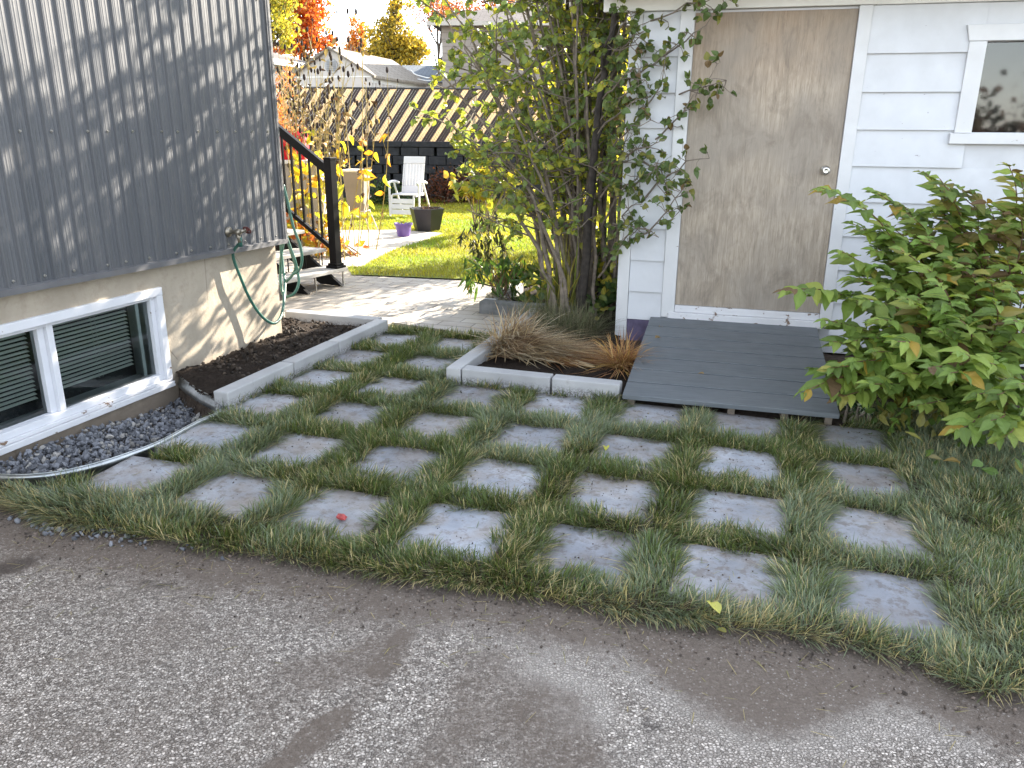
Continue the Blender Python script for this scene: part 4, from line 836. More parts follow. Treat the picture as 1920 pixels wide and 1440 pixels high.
for k in range(5): b.box(-1.225-.14,-1.225+.14,-.045,-.034,apz-.42-.13+.055*k,apz-.42-.1+.055*k)
b.build('louvre', simple('vent_louvre', (.2,.2,.2), .6), v_)
b = MB(); ez_ = at(697,141,24)[2]; b.box(-2.45,0,-.012,-.002,ez_-.05,ez_-.02); b.box(.001,.012,0,4.2,ez_-.2,ez_-.02); b.box(.001,.025,1.6,3.4,ez_-.75,ez_-.28); b.build('trim', M_CREAM, s1)
for k in range(16): pass
b = MB(); [b.box(.001,.02,.1+.26*k,.13+.26*k,.2,ez_-.2) for k in range(16)]; b.build('batten', M_CREAM, s1)
# house at the far left: eave side facing us
HL = at(592,128,33.0); t = thing('bungalow', 'white bungalow with grey shingle roof behind the garden shed', 'house', (HL[0],33,0), -76)
ez_ = at(592,128,33)[2]; b = MB(); b.box(-9,.0,0,7,-.4,ez_); b.build('wall', M_CREAM, t)
b = MB(); b.add([(-9.4,-.5,ez_+.0),(.4,-.5,ez_+.0),(-1.5,3.5,ez_+1.1),(-9.4,3.5,ez_+1.1),(.4,7.5,ez_),(-9.4,7.5,ez_)], [(0,1,2,3),(3,2,4,5),(1,4,2)]); rf = b.build('roof', M_SHINGLE, t)
b = MB(); b.box(-2.52,-2.36,1.0,1.16,ez_+.3,ez_+1.05); b.build('chimney', M_WIRE, rf); b = MB(); b.box(-9.4,.4,-.62,-.5,ez_-.16,ez_+.02); b.build('gutter', M_CREAM, t)
b = MB(); b.box(-1.7,-1.0,-.05,.0,ez_-1.55,ez_-.45); w_ = b.build('window', M_CREAM, t); b = MB(); b.box(-1.63,-1.07,-.06,-.051,ez_-1.48,ez_-.52); b.build('pane', M_DARK, w_)
BR = at(852,160,30.0); t = thing('far_garage', 'low building with slate grey roof beyond the fence', 'garage', (BR[0],30,0), 5)
e0 = at(800,155,30)[2]; e1 = at(800,122,32)[2]; b = MB(); b.box(-2.2,2,0,4,-.4,e0); b.build('wall', M_BEIGEWALL, t); b = MB(); b.add([(-2.5,-.3,e0),(2.3,-.3,e0),(2.3,2.,e1),(-2.3,2.,e1),(2.3,4.3,e0),(-2.5,4.3,e0)], [(0,1,2,3),(3,2,4,5)]); b.build('roof', M_SHINGLE_BLUE, t)
BB = at(818,160,27.0); t = thing('beige_house', 'tan sided house half hidden behind the lilac', 'house', (BB[0]+.2,27,0), 4)
e0 = at(900,44,27)[2]; b = MB(); b.box(0,10,0,7,-.4,e0); b.build('wall', simple('tan_vinyl', (.27,.235,.205), .7, .06, 3), t)
b = MB(); z = .3
while z < e0: b.box(0,10,-.012,-.001,z,z+.012); z += .2
b.build('siding_line', simple('tan_shadow_line', (.2,.17,.15), .7), t)
b = MB(); b.add([(-.4,-.4,e0),(10.4,-.4,e0),(7.4,3.5,e0+1.2),(2.6,3.5,e0+1.2),(10.4,7.4,e0),(-.4,7.4,e0)], [(0,1,2,3),(3,2,4,5),(0,3,5),(1,4,2)]); b.build('roof', M_SHINGLE, t); b = MB(); b.box(-.4,10.4,-.5,-.4,e0-.12,e0+.0); b.build('gutter', M_BOX, t)
for x in (3.3,6.2): b = MB(); b.box(x,x+1.0,-.04,0,1.9,3.2); w_ = b.build('window', M_CREAM, t); b = MB(); b.box(x+.08,x+.92,-.05,-.041,1.98,3.12); b.build('pane', M_DARK, w_)
b = MB(); A, B_, D_ = at(770,131,26), at(790,143,26), at(828,130,26); b.tube(spline([A, at(778,139,26), B_, at(806,146,26), at(820,138,26), D_]), .018, 5); b.tube(spline([at(783,148,26), at(800,151,26), at(818,149,26), at(830,143,26)]), .014, 5); tag(b.build('rope', M_ROPE, smooth=True), 'white rope slung between the far roofs', 'rope')
b = MB(); b.tube(spline([at(480,46,60), at(640,29,60), at(800,8,60), at(1000,-20,60)]), .022, 4); tag(b.build('power_line', M_WIRE), 'thin overhead power line crossing the sky', 'power line')
# ------------------------------------------------------------------ trees far behind
def bg_tree(name, label, base, top, blobs, cols, n, lsz, group=None, trunk_r=.14, p=None, bark=None, limbs=10):
    base = np.array(base, float); t = thing(name, label, 'tree', base, 0, group); top = np.array(top)-base
    b = MB(); b.tube(spline([(0,0,-.3), top*.35+np.array([.1,0,0]), top*.7, top]), np.linspace(trunk_r,.02,31), 7)
    bl_ = [(np.array(c)-base, np.array(r)) for c, r in blobs]
    for k in range(limbs):
        c, r = bl_[k%len(bl_)]; e = c+rng.normal(0,.45,3)*r; f = rng.uniform(.25,.7); s0 = top*f; mid = (s0+e)/2+np.array([0,0,-.1*np.linalg.norm(e-s0)]); L = spline([s0, mid, e], 6); b.tube(L, np.linspace(trunk_r*.4,.012,len(L)), 5)
        for q in range(7):
            e2 = e+rng.normal(0,.5,3)*r; m0 = L[rng.integers(4,len(L))]; b.tube([m0, (m0+e2)/2+rng.normal(0,.06,3), e2], [.02,.012,.005], 4)
    b.build('trunk', bark or M_BARKD, t, smooth=True)
    if n:
        vol = np.array([r.prod() for _, r in bl_]); P = []; 
        for (c, r), m in zip(bl_, (n*vol/vol.sum()).astype(int)+1):
            cl = c+r*rdir(max(8,m//45))*rng.uniform(.25,1,(max(8,m//45),1)); q = cl[rng.integers(0,len(cl),m)]+rng.normal(0,.16,(m,3))*r; P.append(q)
        P = np.vstack(P); m = len(P); colr = pick(cols, m, p, .3)
        leafmesh('crown', (P, rdir(m), rdir(m,.5), rng.uniform(.6,1.3,m)*lsz, rng.uniform(.5,1.,m)*lsz, colr), t, M_FOL, prof=((0,.3),(.5,1.)), fold=.3)
    return t
OR = [(.62,.16,.025),(.5,.10,.02),(.6,.26,.04),(.4,.12,.05)]; YG = [(.46,.40,.04),(.34,.33,.04),(.5,.42,.07),(.22,.24,.04)]; OL = [(.42,.30,.03),(.28,.22,.03),(.5,.37,.05),(.16,.14,.03)]
a3 = lambda u, v, Y: at(u, v, Y)
g_ = 'autumn trees beyond the back fence'
c = a3(505,40,38); bg_tree('yellow_tree', 'yellow green tree at the far left behind the metal-clad house', (c[0]-.6,38,0), (c[0]-.3,38,c[2]+1.5), [(a3(500,20,38),(1.5,1.3,1.5)),(a3(528,60,38),(.75,.8,1.0)),(a3(500,-40,38),(1.8,1.3,1.4))], YG, 4200, .17, g_)
c = a3(570,60,42); bg_tree('maple_tree', 'bright orange maple above the bungalow roof', (c[0],42,0), (c[0]-.2,42,c[2]+2.), [(a3(560,30,42),(1.5,1.4,1.6)),(a3(590,60,42),(1.0,1.,1.2)),(a3(565,-20,42),(1.5,1.3,1.3)),(a3(605,85,42),(.8,.8,.4)),(a3(560,90,42),(1.4,1,.7))], OR, 6500, .17, g_)
c = a3(668,70,55); bg_tree('maple_tree', 'small distant orange tree between the bare tree and the yellow tree', (c[0],55,0), (c[0],55,c[2]+.8), [(a3(671,60,55),(.55,.6,1.2)),(a3(668,92,55),(.9,.6,.6))], [(.62,.28,.05),(.55,.2,.03)], 1500, .17, g_)
c = a3(742,70,36); bg_tree('birch_tree', 'tall golden olive tree right of the garden shed', (c[0],36,0), (c[0],36,a3(742,4,36)[2]), [(a3(742,40,36),(.65,.7,1.1)),(a3(735,85,36),(1.25,1.1,1.0)),(a3(765,95,36),(.9,1.,1.0)),(a3(700,105,36),(.6,.8,.7)),(a3(745,12,36),(.3,.4,.5))], OL, 6500, .14, g_)
c = a3(820,40,48); bg_tree('maple_tree', 'rusty red tree half bare behind the lilac top', (c[0],48,0), (c[0],48,c[2]+1.8), [(a3(815,20,48),(1.4,1.3,1.3)),(a3(860,30,48),(1.6,1.3,1.2)),(a3(940,10,48),(1.8,1.3,1.3))], [(.4,.13,.06),(.55,.2,.05),(.3,.12,.08)], 3800, .15, g_)
for (u, v, Y, lb) in ((628,100,52,'leafless grey tree standing behind the garden shed roof'),(690,100,60,'leafless tree mostly hidden behind the golden olive tree')):
    c = a3(u, v, Y); t = thing('bare_tree', lb, 'tree', (c[0],Y,0), 0, g_); b = MB(); topz = a3(u,35,Y)[2]
    def grow(p, d, L, r, dep_):
        q = p+d*L; b.tube([p, (p+q)/2+rng.normal(0,.04,3)*L, q], [r, r*.8, r*.6], 5 if dep_ > 2 else 3, False)
        if dep_ == 0: return
        for _ in range(3 if dep_ > 1 else 4):
            nd = d+rng.normal(0,.42,3); nd[2] = abs(nd[2])*.8+.25; nd /= np.linalg.norm(nd); grow(p+d*L*rng.uniform(.55,1), nd, L*rng.uniform(.55,.8), r*.55, dep_-1)
    grow(np.array([0,0,-.2]), np.array([0,0,1.]), topz*.42, .14, 5); b.build('trunk', simple('grey_bark', (.22,.2,.19), .9, .3, 20), t)
bg_tree('maple_tree', 'unseen leafy maple added behind the garage to shade the driveway', (9.2,11.6,0), (9.2,11.6,8.5), [((8.8,11.4,5.2),(2.3,1.7,2.3)),((10.6,11.6,5.6),(2.2,1.9,2.6)),((8.6,11.4,7.4),(1.8,1.5,1.6)),((12.5,11.5,5.0),(1.8,1.7,2.2)),((7.2,11.0,4.6),(1.0,1.1,1.3))], OL, 9000, .3, g_, .2)  # out-of-view tree, added to keep the sun off the driveway
n = 16000; a_ = rng.uniform(0,6.28,n); rr = rng.uniform(26,32,n); P = np.c_[rr*np.cos(a_)*1.2, -np.abs(rr*np.sin(a_))-2, np.abs(rng.normal(0,1.0,n))+.7*noise2(np.c_[a_*3,a_*0],1.,8)*2]
tag(leafmesh('street_woods', (P, rdir(n), rdir(n,.5), rng.uniform(.25,.5,n), rng.uniform(.2,.4,n), pick([(.11,.065,.04),(.08,.065,.04),(.12,.06,.035),(.05,.05,.035)],n)), None, M_FOL, prof=((0,.3),(.5,1.))), 'autumn trees across the street, mirrored in the windows', 'woods', kind='stuff')
# far backdrop of woods
n = 9000; P = np.c_[rng.uniform(-60,60,n), rng.uniform(75,95,n), np.abs(rng.normal(0,2.6,n))]; 
tag(leafmesh('distant_woods', (P, rdir(n), rdir(n,.5), rng.uniform(.5,1.1,n), rng.uniform(.4,.8,n), pick([(.3,.2,.1),(.2,.17,.08),(.35,.16,.07),(.25,.22,.2)],n)), None, M_FOL, prof=((0,.3),(.5,1.))), 'hazy strip of mixed autumn woods on the skyline', 'woods', kind='stuff')
# ------------------------------------------------------------------ lilac
def bez(p0, p1, p2, n=7):
    t = np.linspace(0,1,n)[:,None]; return (1-t)**2*p0+2*t*(1-t)*p1+t*t*p2
LB = np.array([.62, 6.95, .03])
lil = thing('lilac_bush', 'tall many stemmed lilac with rounded green leaves beside the garage corner', 'bush', LB)
LV = {k: [] for k in 'PDULWC'}
def put_leaves(P, D, U, L, W, col):
    for k, v in zip('PDULWC', (P, D, U, L, W, col)): LV[k].append(v)
stem_n = 0
def lil_twigs(b, L0, n, ext, lsc=1., up=.25):
    for _ in range(n):
        k = rng.integers(2, len(L0)); p = L0[k]; d = rng.normal(0,1,3)*[1,1,.55]; d[2] += up; d /= np.linalg.norm(d); e = p+d*ext*rng.uniform(.5,1.2); e[2] -= .05
        tw = bez(p, (p+e)/2+rng.normal(0,.05,3)+[0,0,.05], e, 5); b.tube(local(LB,tw), np.linspace(.005,.002,5), 4, False)
        m = rng.integers(5,10); ti = rng.uniform(.25,1,m); q = np.array([tw[int(x*4)]*(1-(x*4-int(x*4)))+tw[min(4,int(x*4)+1)]*(x*4-int(x*4)) for x in ti])
        D = (e-p)/np.linalg.norm(e-p)*.5+rdir(m)*.9; D[:,2] -= .3; put_leaves(q, D, rdir(m,1.2), rng.uniform(.045,.072,m)*lsc, rng.uniform(.04,.062,m)*lsc, None or pick([(.19,.25,.08),(.25,.31,.07),(.35,.36,.055),(.15,.21,.085),(.44,.39,.06)], m, [.32,.28,.2,.12,.08]))
NS = 45
for s_ in range(NS):
    if s_ < 30:
        bp = np.array([rng.uniform(.48,1.0), rng.uniform(6.6,7.7), .0]); a_ = rng.uniform(0,6.28); sp = abs(rng.normal(0,.55)); tp_ = bp+np.array([sp*math.cos(a_)-.12+(.08 if bp[0]>.75 else -.1), sp*.8*math.sin(a_)+.15, rng.uniform(3.0,3.75)+.9*max(0,bp[1]-6.95)])
        if tp_[0] > 1.15 and tp_[1] < 9: tp_[0] = 1.0-rng.uniform(0,.3)
    else:   # lower arching stems on the left and front
        bp = np.array([rng.uniform(.3,.7), rng.uniform(6.6,7.4), .0]); tp_ = bp+np.array([-rng.uniform(.35,1.25), rng.uniform(-.3,.9), rng.uniform(1.3,3.3)])
    mid = bp+(tp_-bp)*[.18,.25,.58]+rng.normal(0,.06,3); L0 = bez(bp, mid, tp_, 14); L0[1:-1] += rng.normal(0,.012,(12,3))
    r0 = rng.uniform(.012,.026) if s_ not in (2,9,15) else .045
    b = MB(); b.tube(local(LB,L0), np.linspace(r0, .006, 14), 7)
    hi = L0[:,2]; zone = [k for k in range(14) if hi[k] > (1.05 if s_ < 30 else .6)]
    lil_br = []
    for q in range(7 if s_ < 30 else 8):
        k = zone[rng.integers(0,len(zone))]; p = L0[k]; a_ = rng.uniform(0,6.28); ln = rng.uniform(.25,.6); e = p+np.array([math.cos(a_)*ln, math.sin(a_)*ln, rng.uniform(.0,.4)])
        if e[0] > 1.0: e[0] = 1.0-rng.uniform(0,.3)
        br = bez(p, (p+e)/2+np.array([0,0,-.03])+rng.normal(0,.04,3), e, 6); b.tube(local(LB,br), np.linspace(max(.005,r0*.35),.004,6), 5, False); lil_twigs(b, br, 6 if br[-1][2] > 2.5 else 3, .22)
    lil_twigs(b, L0[8:], 7 if L0[-1][2] > 2.6 else 4, .3)
    b.build('stem', M_BARKD if r0 > .04 else M_BARK, lil, smooth=True)
# branches leaning out in front of the garage wall
front = [[(1150,470,6.3),(1230,420,5.9),(1290,330,5.75)],[(1170,420,6.4),(1250,330,5.95),(1330,297,5.7)],[(1180,300,6.5),(1260,230,6.0),(1345,120,5.75)],[(1200,200,6.5),(1290,170,6.0),(1362,150,5.7)],[(1160,360,6.4),(1215,330,6.0),(1235,300,5.8)],[(1150,420,6.3),(1190,425,6.0),(1235,445,5.85)],[(1160,250,6.4),(1215,200,6.1),(1250,90,5.9)],[(1190,130,6.5),(1270,90,6.0),(1335,30,5.8)],[(1120,330,6.5),(1180,290,6.1),(1250,260,5.9)],[(1150,160,6.5),(1210,130,6.1),(1290,60,5.9)],[(1180,60,6.5),(1240,30,6.1),(1350,-10,5.8)],[(1170,300,6.4),(1235,320,5.95),(1275,395,5.8)]]+[[(1130+rng.uniform(-20,20),v+90,6.5),(1165,v+30,6.15),(1190+rng.uniform(-12,40),v,6.0)] for v in (20,70,120,175,225,280,330,385,430,60,150,250)]
b = MB()
for L in front:
    A, M_, E_ = [at(*q) for q in L]; br = bez(A, M_*2-(A+E_)/2, E_, 9); br[1:-1] += rng.normal(0,.012,(7,3)); b.tube(local(LB,br), np.linspace(.010,.0025,9), 5, False)
    for q in range(12):
        k = rng.integers(3,9); p = br[k]; d = rng.normal(0,1,3)*[1,.5,.8]; d /= np.linalg.norm(d); e = p+d*rng.uniform(.05,.16); b.tube(local(LB,[p,(p+e)/2+rng.normal(0,.01,3),e]), [.003,.0025,.0015], 4, False)
        m = rng.integers(2,5); D = d*.6+rdir(m)*.8; D[:,2] -= .2; put_leaves(p+(e-p)*rng.uniform(.6,1,(m,1)), D, rdir(m,.8)+np.array([0,-.5,0]), rng.uniform(.035,.065,m), rng.uniform(.032,.055,m), pick([(.10,.15,.05),(.13,.17,.05),(.2,.2,.05),(.15,.10,.05)], m, [.5,.3,.14,.06]))
b.build('stem', M_BARK, lil, smooth=True)
# bed of lower leafy shoots at the foot
P, D, U, L, W, Cl = [np.concatenate(LV[k]) for k in 'PDULWC']
leafmesh('foliage', (local(LB,P), D, U, L, W, Cl), lil, prof=((0,.35),(.18,.95),(.42,1.),(.75,.6)), fold=.22, droop=.3)
print('lilac leaves', len(P))
# ------------------------------------------------------------------ golden shrub behind the garage
def shrub(name, label, cat, base, blobs, cols, n, lsz, p=None, mat=None, stems=14, group=None, bark=None, wr=.7, up=.5):
    base = np.array(base, float); t = thing(name, label, cat, base, 0, group); b = MB(); P = []; vol = np.array([np.prod(r) for _, r in blobs])
    for (c, r), m in zip(blobs, (n*vol/vol.sum()).astype(int)+1):
        c = np.array(c, float); r = np.array(r, float); k = max(6, m//30); cl = c+r*rdir(k)*rng.uniform(.2,1,(k,1)); P.append(cl[rng.integers(0,k,m)]+rng.normal(0,.17,(m,3))*r)
        for q in range(max(2,int(stems*np.prod(r)/vol.sum()))): e = cl[rng.integers(0,k)]; s0 = base+np.array([*rng.normal(0,.08,2),0]); b.tube(local(base,bez(s0,(s0+e)/2+np.array([0,0,.15*np.linalg.norm(e-s0)]),e,6)), np.linspace(.012,.004,6), 5, False)
    b.build('stem', bark or M_BARK, t, smooth=True); P = np.vstack(P); P[:,2] = np.maximum(P[:,2], base[2]+.02); m = len(P)
    leafmesh('foliage', (local(base,P), rdir(m,-.1), rdir(m,up), rng.uniform(.7,1.3,m)*lsz, rng.uniform(.7,1.3,m)*lsz*wr, pick(cols,m,p,.3)), t, mat or M_LEAF); return t
GOLD = [(.36,.36,.03),(.26,.32,.03),(.42,.36,.05)]
shrub('golden_shrub', 'tall yellow green shrub glowing in the sun behind the lilac stems', 'shrub', (1.0,11.3,0), [((.85,11.0,1.2),(.6,.6,1.1)),((1.25,11.4,2.2),(.6,.6,1.0)),((.6,11.6,2.1),(.5,.5,.9))], GOLD, 3000, .085)
c = at(880,350,12.6); shrub('hydrangea', 'shrub with large yellowing heart shaped leaves on the lawn edge left of the lilac', 'shrub', (c[0]+.15,12.8,0), [(at(905,335,12.6),(.42,.4,.36)),(at(862,352,12.4),(.2,.25,.24)),(at(940,350,12.5),(.4,.4,.4))], [(.36,.31,.05),(.28,.31,.05),(.18,.22,.04),(.36,.25,.05)], 230, .14, wr=.8)
c = at(835,355,18); shrub('barberry_hedge', 'low russet brown bush in front of the block wall right of the chair', 'hedge', (c[0],18.2,0), [(at(830,355,18.2),(.6,.4,.4)),(at(880,350,18.2),(.7,.4,.45))], [(.10,.035,.02),(.16,.05,.025),(.05,.025,.015)], 2600, .06)
c = at(725,355,17.5); shrub('evergreen_shrub', 'dark green low shrub in front of the block wall left of the chair', 'shrub', (c[0],17.8,0), [(at(725,362,17.6),(.5,.4,.32))], [(.03,.06,.02),(.05,.085,.03)], 1800, .05)
c = at(535,260,13); shrub('orange_grass_bush', 'tall rusty orange dry bush at the house corner behind the railing', 'shrub', (c[0],13,0), [(at(532,230,13),(.35,.35,.55)),(at(536,160,13),(.28,.3,.4)),(at(520,330,13),(.2,.2,.2))], [(.5,.17,.05),(.42,.2,.1),(.55,.26,.1)], 1600, .06, wr=.25, mat=M_LEAF)
c = at(610,200,16); shrub('brown_vine', 'tangle of dark dead leaves in front of the left end of the fence', 'vine', (c[0],17,0), [(at(575,250,17),(.55,.4,.6)),(at(640,290,17),(.5,.4,.3)),(at(545,200,17),(.4,.4,.6)),(at(560,330,17),(.8,.4,.6))], [(.04,.028,.024),(.08,.06,.045),(.14,.11,.09)], 1500, .08)
# ------------------------------------------------------------------ tall dead flower stalks
nst = 0
for k in range(34):
    u = rng.uniform(560,715) if k < 27 else rng.uniform(528,570); Y = rng.uniform(9.9,11.4) if k < 27 else rng.uniform(11.9,12.5); base = gz(u+rng.uniform(-12,12), 470, 0); base = np.array([at(u,450,Y)[0], Y, 0]); topv = rng.uniform(70,210)*(1 if rng.random()<.8 else 1.5); tp_ = at(u+rng.normal(0,28), topv, Y+rng.normal(0,.15))
    t = thing('flower_stalk', 'tall dry yellowish flower stalk with dark seed heads by the stairs', 'stalk', base, 0, 'dead flower stalks behind the stairs')
    L0 = bez(base, (base+tp_)/2+np.array([rng.normal(0,.06),rng.normal(0,.06),0]), tp_, 10); b = MB(); b.tube(local(base,L0), np.linspace(.008,.0032,10), 5, False)
    heads = [tp_]
    for q in range(rng.integers(3,7)):
        i = rng.integers(5,10); p = L0[i]; e = p+np.array([rng.normal(0,.10),rng.normal(0,.08),rng.uniform(.12,.4)]); b.tube(local(base,bez(p,(p+e)/2+np.array([.02,0,-.03]),e,5)), np.linspace(.004,.002,5), 4, False); heads.append(e)
    b.build('stem', M_STALK, t)
    for h in heads:
        b = MB(); s_ = rng.uniform(.8,1.3); b.lathe([(0,-.012*s_),(.012*s_,0),(.015*s_,.018*s_),(.011*s_,.042*s_),(0,.052*s_)], 7, Matrix.Translation(local(base,h))); b.build('seed_head', M_SEED, t)
    m = rng.integers(8,16); i = rng.integers(2,10,m); P = L0[i]+rng.normal(0,.02,(m,3)); D = rdir(m); D[:,2] -= .6
    low = P[:,2] < 1.55; col = np.where((low & (rng.random(m) < .62))[:,None], pick([(.62,.42,.03),(.5,.42,.04),(.55,.26,.03),(.36,.36,.05)],m), pick([(.05,.03,.025),(.10,.07,.05),(.2,.15,.08)],m))
    sz = np.where(col[:,0] > .3, rng.uniform(.10,.2,m), rng.uniform(.05,.10,m)); leafmesh('leaves', (local(base,P), D, rdir(m,.4), sz, sz*.55, col), t, fold=.5, droop=.5)
c = gz(690,470,0); shrub('sweet_potato_plant', 'low clump of orange and yellow fallen leaves at the foot of the stalks', 'plant', (c[0]-.1,10.3,0), [((c[0]-.15,10.2,.14),(.28,.25,.13)),((c[0]-.5,10.4,.2),(.3,.25,.2)),((c[0]-.85,10.3,.3),(.3,.25,.25))], [(.58,.22,.05),(.6,.42,.04),(.5,.15,.05),(.4,.36,.06)], 260, .10)
# ------------------------------------------------------------------ weigela bush by the ramp
WB = np.array([2.55, 4.75, 0.0]); wg = thing('weigela_bush', 'large arching bush with pointed green and bronze leaves right of the ramp', 'bush', WB)
tips = [(1540,352,4.35,1720,470),(1472,545,4.3,1640,560),(1508,735,3.95,1640,690),(1640,360,4.75,1760,480),(1735,325,4.75,1820,480),(1762,335,4.6,1830,500),(1830,420,4.5,1850,560),(1892,312,4.5,1900,480),(1912,330,4.4,1915,500),(1575,470,4.35,1700,560),(1545,600,4.2,1680,640),(1560,690,4.0,1680,690),(1600,640,4.1,1700,640),(1640,600,3.95,1720,620),(1700,560,3.9,1760,620),(1680,640,3.75,1760,660),(1630,720,3.8,1720,720),(1760,530,3.9,1800,620),(1800,600,3.75,1830,660),(1860,560,3.8,1870,640),(1850,680,3.6,1860,700),(1780,700,3.55,1820,700),(1720,760,3.7,1800,740),(1790,810,3.4,1860,760),(1850,790,3.35,1890,760),(1905,720,3.4,1910,720),(1900,600,3.7,1905,640),(1660,420,4.6,1760,520),(1700,400,4.55,1790,520),(1780,420,4.6,1830,540),(1850,380,4.6,1870,520),(1600,420,4.55,1720,520),(1690,470,4.3,1770,560),(1730,500,4.2,1800,580),(1810,500,4.2,1840,580),(1880,480,4.2,1890,560),(1600,520,4.3,1720,580),(1655,500,4.35,1750,570),(1620,560,4.15,1720,600),(1920,520,4.2,1920,600),(1760,620,3.8,1800,670),(1690,700,3.75,1770,710),(1830,740,3.5,1860,730),(1640,660,3.9,1720,670),(1880,820,3.3,1900,770),(1950,780,3.3,1960,720),(1960,450,4.2,1960,560),(1990,600,3.8,1990,640),(1680,380,4.8,1780,480),(1710,440,4.6,1790,520),(1750,390,4.75,1820,480),(1800,350,4.7,1850,480),(1820,460,4.4,1850,560),(1860,430,4.5,1880,540),(1880,400,4.5,1895,520),(1910,400,4.3,1910,520),(1740,450,4.4,1810,540),(1780,480,4.3,1820,560),(1850,520,4.1,1870,600),(1660,540,4.25,1740,590),(1720,560,4.0,1780,620),(1900,540,4.0,1905,620),(1640,470,4.45,1740,540),(1600,680,3.95,1700,680),(1560,640,4.1,1660,670),(1940,360,4.4,1940,500),(1960,560,3.9,1960,640),(1800,660,3.6,1830,690),(1870,740,3.4,1880,730),(1575,745,3.95,1680,720),(1740,690,3.6,1800,690)]
WL = {k: [] for k in 'PDULWC'}; b = MB(); 
for ti_, (u, v, Y, mu, mv) in enumerate(tips):
    tip = at(u, v, Y); s0 = WB+np.array([rng.normal(0,.13), rng.normal(0,.13), 0]); mid = at(mu, mv, Y+.25); mid = mid*1.5-(s0+tip)*.25; mid[2] = max(mid[2], tip[2]*.65+.05); L0 = bez(s0, mid, tip, 26); b.tube(local(WB,L0), np.linspace(.008,.0022,26), 5, False)
    bronze = np.clip((u-1640)/260,0,1)*np.clip((620-v)/220,0,1)
    seglen = np.linalg.norm(np.diff(L0,axis=0),axis=1); s_ = np.concatenate([[0],np.cumsum(seglen)]); tot = s_[-1]; pos = np.arange(tot*.30, tot+.001, .050)
    for qi, q in enumerate(pos):
        i = min(np.searchsorted(s_, q), 25); p = L0[i]; tg = L0[min(i+1,25)]-L0[max(i-1,0)]; tg /= np.linalg.norm(tg); sd1 = np.cross(tg,[0,0,1.]); sd1 /= np.linalg.norm(sd1)+1e-9; upv = np.cross(sd1, tg)
        near = (tot-q)/.16; sz = (.132 if near > 1 else .058+.074*near)*rng.uniform(.8,1.2)
        cross = qi%2
        for sg in (-1,1):
            if rng.random() < .06: continue
            lat = sd1*sg if not cross else (sd1*sg*.75+upv*.35*sg*rng.choice([1,.2])); D = lat*.85+tg*(.55 if near > .6 else 1.1)+rng.normal(0,.14,3)+np.array([0,-.12,-.10]); U = np.array([0,-.35,1.])+rng.normal(0,.28,3)
            base_c = [(.19,.275,.062),(.245,.32,.07),(.14,.21,.05),(.31,.35,.08)][rng.choice(4,p=[.38,.28,.22,.12])]
            br_c = [(.22,.19,.06),(.17,.11,.06),(.30,.28,.07),(.2,.22,.06)][rng.integers(0,4)]
            cc = np.array(br_c if rng.random() < bronze*.6+.04 else base_c)*rng.uniform(.8,1.2)
            if rng.random() < .02: cc = np.array([.38,.26,.05])
            for kk, vv in zip('PDULWC', (p, D, U, sz, sz*rng.uniform(.44,.54), cc)): WL[kk].append(vv)
        if near > 1.5 and rng.random() < .22:
            d = sd1*rng.choice([-1,1])+tg*.6+np.array([0,-.2,.25])+rng.normal(0,.2,3); d /= np.linalg.norm(d); e = p+d*rng.uniform(.10,.2); b.tube(local(WB,[p,(p+e)/2,e]), [.003,.0025,.002], 4, False)
            for f in (.35,.6,.85,1.):
                for sg in (-1,1):
                    sd2 = np.cross(d,[0,0,1.]); sd2 /= np.linalg.norm(sd2)+1e-9; sz = rng.uniform(.07,.105)*(1 if f < 1 else .7); cc = np.array([.16,.25,.05])*rng.uniform(.7,1.35)
                    if rng.random() < bronze*.6: cc = np.array([.22,.18,.06])*rng.uniform(.7,1.4)
                    for kk, vv in zip('PDULWC', (p+(e-p)*f, sd2*sg*.8+d*(.7 if f<1 else 1.5)+rng.normal(0,.12,3)+np.array([0,0,-.1]), np.array([0,-.35,1.])+rng.normal(0,.25,3), sz, sz*.46, cc)): WL[kk].append(vv)
b.build('stem', M_TWIG, wg, smooth=True)
P, D, U, L, W, Cl = [np.array(WL[k]) for k in 'PDULWC']; print('weigela leaves', len(P))
leafmesh('foliage', (local(WB,P), D, U, L, W, Cl), wg, prof=((0,.08),(.12,.55),(.28,.93),(.45,1.),(.62,.86),(.8,.5)), fold=.28, droop=.32)
# inner shade foliage of the bush (older leaves near the ground)
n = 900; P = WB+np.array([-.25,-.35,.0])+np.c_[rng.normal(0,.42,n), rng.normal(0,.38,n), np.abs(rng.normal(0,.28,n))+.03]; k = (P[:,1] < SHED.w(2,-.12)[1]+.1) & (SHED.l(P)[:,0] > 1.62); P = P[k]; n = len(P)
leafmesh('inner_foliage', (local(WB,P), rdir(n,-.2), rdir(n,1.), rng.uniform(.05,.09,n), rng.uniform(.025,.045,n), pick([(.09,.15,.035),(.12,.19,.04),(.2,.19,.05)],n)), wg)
# variegated groundcover and hosta
c = gz(1612,790,0); shrub('variegated_euonymus', 'tiny plant with white edged green leaves at the ramp corner', 'plant', (c[0],c[1]+.05,0), [((c[0],c[1]+.05,.06),(.11,.07,.06))], [(.04,.09,.04),(.05,.1,.05),(.45,.48,.38)], 190, .028)
